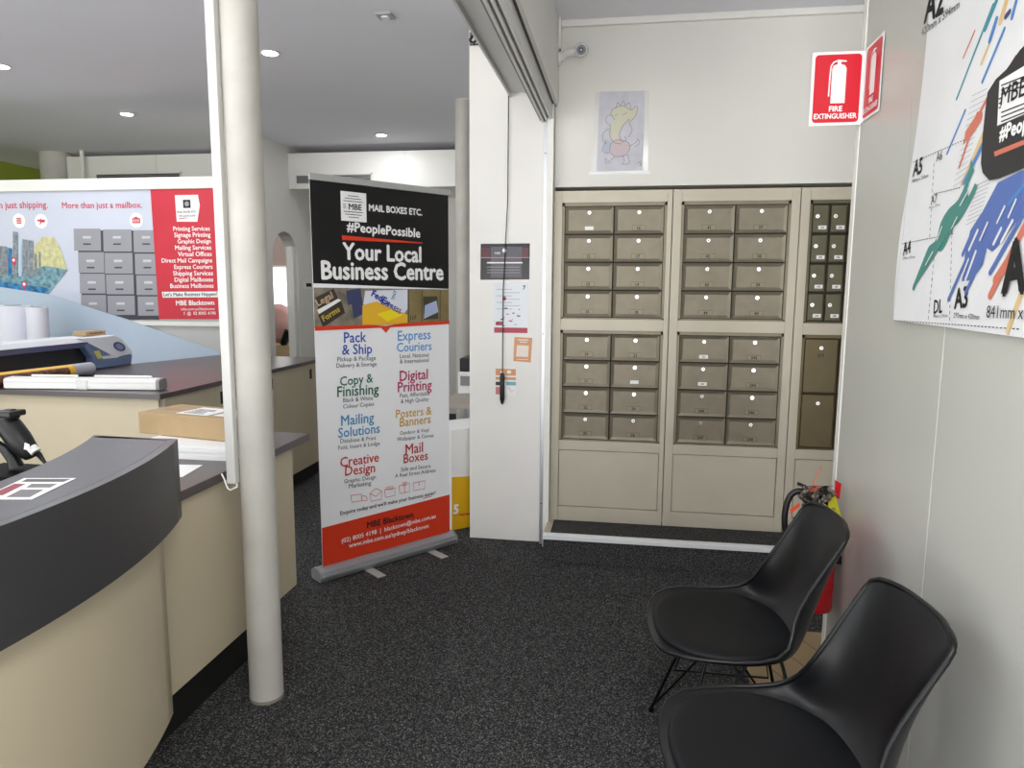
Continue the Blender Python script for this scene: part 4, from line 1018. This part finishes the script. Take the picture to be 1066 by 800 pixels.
# ================================================================== CHAIRS
def make_chair():
    e = empty('shell_chair', (0, 0, 0))
    # profile: (forward, z, halfwidth, side curl up, side curl forward, curl sharpness)
    prof = [(.256, .430, .050, .000, .0), (.253, .434, .115, .002, .0), (.243, .440, .165, .005, .0), (.222, .444, .205, .012, .0), (.18, .440, .238, .022, .0),
            (.12, .432, .254, .032, .0), (.05, .426, .260, .038, .0), (-.02, .424, .258, .042, .0), (-.09, .428, .250, .048, .014), (-.145, .442, .238, .056, .040),
            (-.183, .475, .214, .052, .068), (-.208, .522, .192, .034, .084), (-.228, .580, .180, .014, .088), (-.245, .640, .175, .0, .080), (-.260, .695, .175, .0, .064),
            (-.273, .745, .176, .0, .048), (-.283, .782, .176, .0, .036), (-.289, .803, .174, .0, .030), (-.293, .815, .160, .0, .024), (-.295, .820, .11, .0, .016)]
    nc = 16; vs = []; fs = []
    for (f, z, w, cu, cf) in prof:
        for i in range(nc+1):
            s = -1+2*i/nc; a = abs(s)
            k = a**3.0
            vs.append((f+cf*a**2.2, w*math.sin(s*PI/2)*.55+w*s*.45, z+cu*k))
    for j in range(len(prof)-1):
        for i in range(nc): fs.append((j*(nc+1)+i, j*(nc+1)+i+1, (j+1)*(nc+1)+i+1, (j+1)*(nc+1)+i))
    m = MB(); m.add(vs, fs, chairM, True)
    sh = m.build('seat_shell', e, solid=.011, subsurf=2)
    # rolled rim
    rim = [V(vs[j*(nc+1)]) for j in range(len(prof))]
    rim2 = [V(vs[j*(nc+1)+nc]) for j in range(len(prof))]
    top = [V(vs[(len(prof)-1)*(nc+1)+i]) for i in range(1, nc)]; front = [V(vs[i]) for i in range(nc-1, 0, -1)]
    loop = rim+top+rim2[::-1]+front
    loop = [tuple(p) for p in loop]
    sm_ = []
    L_ = len(loop)
    for k in range(L_):
        a_ = V(loop[k-1]); b_ = V(loop[k]); c_ = V(loop[(k+1) % L_]); sm_.append((a_+b_*2+c_)/4)
    sm_.append(sm_[0]); m = MB(); m.tube(sm_, .0065, chairM, 8, cap=False); m.build('rolled_rim', e)
    # cushion
    m = MB(); n = 40; rings = [(0.0, .016), (.5, .017), (.8, .015), (.94, .009), (1.0, .000), (1.0, -.012)]
    vs2 = []; fs2 = []
    for r, dz in rings:
        for k in range(n):
            t = 2*PI*k/n; cx_ = math.copysign(abs(math.cos(t))**.85, math.cos(t)); sy_ = math.copysign(abs(math.sin(t))**.85, math.sin(t))
            f = .035+.212*r*cx_; y = .240*r*sy_*(1-.10*max(0, -cx_))
            z = .444+.012*(max(0, abs(f-.03)/.19))**2+.014*(abs(y)/.2)**2.5
            vs2.append((f, y, z+dz))
    for j in range(len(rings)-1):
        for k in range(n): l = (k+1) % n; fs2.append((j*n+k, j*n+l, (j+1)*n+l, (j+1)*n+k))
    m.add(vs2, fs2, cushM, True); m.build('seat_cushion', e, subsurf=1)
    # wire base
    tops = [(.10, .12), (.10, -.12), (-.12, .10), (-.12, -.10)]; feet = [(.215, .235), (.215, -.235), (-.225, .205), (-.225, -.205)]
    zt = .405
    for k, ((tx, ty), (fx, fy)) in enumerate(zip(tops, feet)):
        m = MB(); m.tube([(tx, ty, zt), (fx, fy, .012)], .0055, rodM, 8)
        m.tube([(tx*-.3, ty*.95, zt), (fx, fy, .016)], .0042, rodM, 8)
        m.tube([(fx, fy, 0), (fx, fy, .016)], .010, rodM, 10); m.build('leg', e)
    m = MB()
    m.tube([(.10, .13, zt), (-.12, .11, zt), (-.12, -.11, zt), (.10, -.13, zt), (.10, .13, zt)], .006, rodM, 8)
    m.tube([(.0, .125, zt), (.0, -.125, zt)], .006, rodM, 8); m.tube([(.10, .12, zt), (.15, .165, .2), (-.16, .145, .2), (-.12, .11, zt)], .004, rodM, 8); m.tube([(.10, -.12, zt), (.15, -.165, .2), (-.16, -.145, .2), (-.12, -.11, zt)], .004, rodM, 8)
    m.tube([(.0, .10, zt+.004), (.0, .10, .424)], .02, rodM, 10); m.tube([(.0, -.10, zt+.004), (.0, -.10, .424)], .02, rodM, 10)
    m.build('base_frame', e)
    return e
ch = make_chair()
def copy_tree(o, parent=None):
    c = o.copy(); COL.objects.link(c); c.parent = parent
    for k in list(o.children): copy_tree(k, c)
    return c
CH = [((.367, 2.21), 184, 'black padded shell chair beside the fire extinguisher, farther of the two'), ((.379, 1.572), 187, 'nearer black padded shell chair at bottom right against the grey wall')]
for i, ((x, y), a, lab) in enumerate(CH):
    o = ch if i == 0 else copy_tree(ch)
    o.location = (x, y, 0); o.rotation_euler = (0, 0, math.radians(a)); tag(o, lab, 'chair', 'black shell chairs')

# ================================================================== FIRE EXTINGUISHER
ex, ey, ez = .705, 2.60, .36
e = empty('fire_extinguisher', (ex, ey, ez), 0, 'red fire extinguisher hung on the wall end behind the farther chair', 'fire extinguisher')
r = .068
m = MB(); m.lathe([(.058, 0), (.066, .004), (r, .02), (r, .30), (.060, .34), (.035, .365), (.020, .375), (.018, .39)], (ex, ey, ez), red2M, 32); m.build('cylinder', e)
m = MB(); m.tube([(ex, ey, ez+.19), (ex, ey, ez+.202)], r+.002, blackM, 32); m.build('strap', e)
m = MB(); m.tube([(ex, ey, ez+.11), (ex, ey, ez+.114)], r+.0008, mat('band_dark_red', '#7d0c12', .4), 32); m.build('band', e)
m = MB()
for k in range(6):
    a0_ = math.radians(225+k*7); a1_ = math.radians(225+(k+1)*7); rr = r+.001
    m.face([(ex+rr*math.cos(a0_), ey+rr*math.sin(a0_), ez+.24), (ex+rr*math.cos(a1_), ey+rr*math.sin(a1_), ez+.24), (ex+rr*math.cos(a1_), ey+rr*math.sin(a1_), ez+.275), (ex+rr*math.cos(a0_), ey+rr*math.sin(a0_), ez+.275)], paperM)
m.build('label_sticker', e)
m = MB(); zt = ez+.385
m.tube([(ex, ey, zt), (ex, ey, zt+.03)], .016, chromeM, 12); m.box((ex-.07, ey-.008, zt+.03), (ex+.03, ey+.008, zt+.038), blackM); m.tube([(ex-.075, ey, zt+.075), (ex, ey, zt+.045), (ex+.02, ey, zt+.03)], .006, blackM, 8); m.build('valve_handle', e)
m = MB(); m.tube(smooth_pts([(ex-.015, ey, zt+.02), (ex-.06, ey-.01, zt+.05), (ex-.10, ey-.01, zt+.03), (ex-.115, ey-.01, zt-.05), (ex-.10, ey-.01, zt-.15), (ex-.08, ey-.01, zt-.32)], 5), .011, blackM, 10); m.build('hose', e)
m = MB()
def XP_(px, py): return ony(px, py, ey-.03)
m.tube([XP_(846, 510), XP_(847, 503), XP_(850, 496), XP_(855, 486)], .0022, mat('orange_tie', '#d9704a', .5), 6); m.build('orange_tie', e)
m = MB(); m.plate([XP_(869.5, 500), XP_(876, 504), XP_(874, 520), XP_(868.5, 519)], (.0, .004, 0), red2M); m.build('wall_bracket', e); m = MB(); m.box((ex+.055, ey-.03, ez+.18), (XW-.0005, ey+.03, ez+.21), rodM); m.build('mounting_clip', e)
# service tags
og2 = mat('tag_orange', '#e0502e', .5); ylw = mat('tag_yellow', '#c9c41e', .45); foil = mat('tag_clear', '#98928a', .2, metal=.2, noise=.7, nscale=60)
for pts, m_, dy in (([(822, 531), (832, 524), (833, 527), (824, 535)], og2, -.05), ([(841, 509), (853, 507), (852, 511), (842, 513)], og2, -.04),
                    ([(863, 516), (870, 517), (877, 543), (870, 541), (862, 530)], ylw, -.04)):
    m = MB(); m.plate([ony(*p, ey+dy) for p in pts], (0, .003, 0), m_); m.build('service_tag', e)
m = MB()
random.seed(5)
def bagp(u, v):
    return (833+36*u+3*math.sin(9*v+4*u), 506+20*v*(1+.25*math.sin(8*u)), ey-.035+.022*math.sin(17*u+6*v)+.016*math.sin(29*u-11*v))
n_ = 22; vs = []; fs = []
for a_ in range(n_+1):
    for b_ in range(9):
        x_, y_, d_ = bagp(a_/n_, b_/8); vs.append(ony(x_, y_, d_))
for a_ in range(n_):
    for b_ in range(8): fs.append((a_*9+b_, a_*9+b_+1, (a_+1)*9+b_+1, (a_+1)*9+b_))
m.add(vs, fs, foil, False)
m.build('plastic_tag_bag', e)

# ================================================================== LIGHTS
dl = mat('lamp_glow', '#ffffff', .5, emit=14.)
def downlight(x, y, z, lab, P_=12, vis=True):
    e = empty('downlight', (x, y, z), 0, lab, 'ceiling light', 'round downlights')
    m = MB(); m.lathe([(.062, -.006), (.060, -.010), (.050, -.010), (.048, -.004)], (x, y, z), whiteM, 24); m.build('trim_ring', e)
    m = MB(); m.lathe([(.046, -.0112), (.045, -.013)], (x, y, z), dl, 24); m.build('diffuser', e)
    li = bpy.data.lights.new('downlight_lamp', 'AREA'); li.shape = 'DISK'; li.size = .10; li.energy = P_; li.color = (.97, .98, 1.)
    o = bpy.data.objects.new('downlight_lamp', li); COL.objects.link(o); o.location = (x, y, z-.02)
DL = [((281, 54), 'brightest round downlight just right of the near round column'), ((132, 118), 'round downlight in ceiling above the mural partition'), ((397, 140), 'round downlight farthest back above the pull-up banner'), ((1, 68), 'round downlight at the left edge of the photo')]
for p, lab in DL:
    w = onz(*p, CEIL); downlight(w.x, w.y, CEIL, lab, 5 if p == (397, 140) else 12)
    if p == (397, 140): far = w
for x, y in ((-3.1, 1.9), (-4.9, 2.2), (-2.3, -.2), (-6.3, 4.5), (-4.3, .1)):
    li = bpy.data.lights.new('ceiling_lamp', 'AREA'); li.shape = 'DISK'; li.size = .12; li.energy = 16; li.color = (.97, .98, 1.)
    o = bpy.data.objects.new('ceiling_lamp', li); COL.objects.link(o); o.location = (x, y, CEIL-.02)
# lamp in mailbox passage
li = bpy.data.lights.new('passage_lamp', 'AREA'); li.shape = 'DISK'; li.size = 1.0; li.energy = 36; li.color = (1, .99, .96)
o = bpy.data.objects.new('passage_lamp', li); COL.objects.link(o); o.location = (.15, .1, CEIL2-.03)
# lamp in back room
li = bpy.data.lights.new('back_room_lamp', 'AREA'); li.shape = 'DISK'; li.size = .3; li.energy = 10
o = bpy.data.objects.new('back_room_lamp', li); COL.objects.link(o); o.location = (-5.2, 8.5, 2.9)
# ceiling vent / sensor
w = onz(401, 15, CEIL)
e = empty('ceiling_sensor', (w.x, w.y, CEIL), 0, 'small grey square ceiling sensor near the shutter box', 'sensor')
m = MB(); m.box((w.x-.045, w.y-.045, CEIL-.014), (w.x+.045, w.y+.045, CEIL-.0005), mat('sensor_grey', '#a7a7aa', .5)); m.build('housing', e, .004)
m = MB(); m.tube([(w.x, w.y, CEIL-.0145), (w.x, w.y, CEIL-.022)], .025, whiteM, 14); m.build('sensor_lens', e)

wd = bpy.data.worlds.new('world'); SC.world = wd; wd.use_nodes = True
nt = wd.node_tree; bg = nt.nodes['Background']; bg.inputs[1].default_value = 1.
# daylight from the open shop front: sky above, stronger lower half added to lift the ceiling
tc = nt.nodes.new('ShaderNodeTexCoord'); sp = nt.nodes.new('ShaderNodeSeparateXYZ'); rp = nt.nodes.new('ShaderNodeValToRGB'); mr_ = nt.nodes.new('ShaderNodeMapRange')
nt.links.new(tc.outputs['Generated'], sp.inputs[0]); nt.links.new(sp.outputs['Z'], mr_.inputs['Value'])
mr_.inputs['From Min'].default_value = -1; mr_.inputs['From Max'].default_value = 1
nt.links.new(mr_.outputs['Result'], rp.inputs['Fac'])
rp.color_ramp.elements[0].position = .47; rp.color_ramp.elements[0].color = (4.7, 4.65, 4.6, 1)
rp.color_ramp.elements[1].position = .53; rp.color_ramp.elements[1].color = (1.75, 1.8, 1.85, 1)
nt.links.new(rp.outputs['Color'], bg.inputs[0])
vs_ = SC.view_settings
vs_.view_transform = 'Standard'; vs_.look = 'None'; vs_.exposure = 0.; vs_.gamma = 1.; vs_.use_curve_mapping = False
SC.cycles.max_bounces = 8; SC.cycles.diffuse_bounces = 5; SC.cycles.glossy_bounces = 4
SC.cycles.use_denoising = True
SC.cycles.sample_clamp_indirect = 6
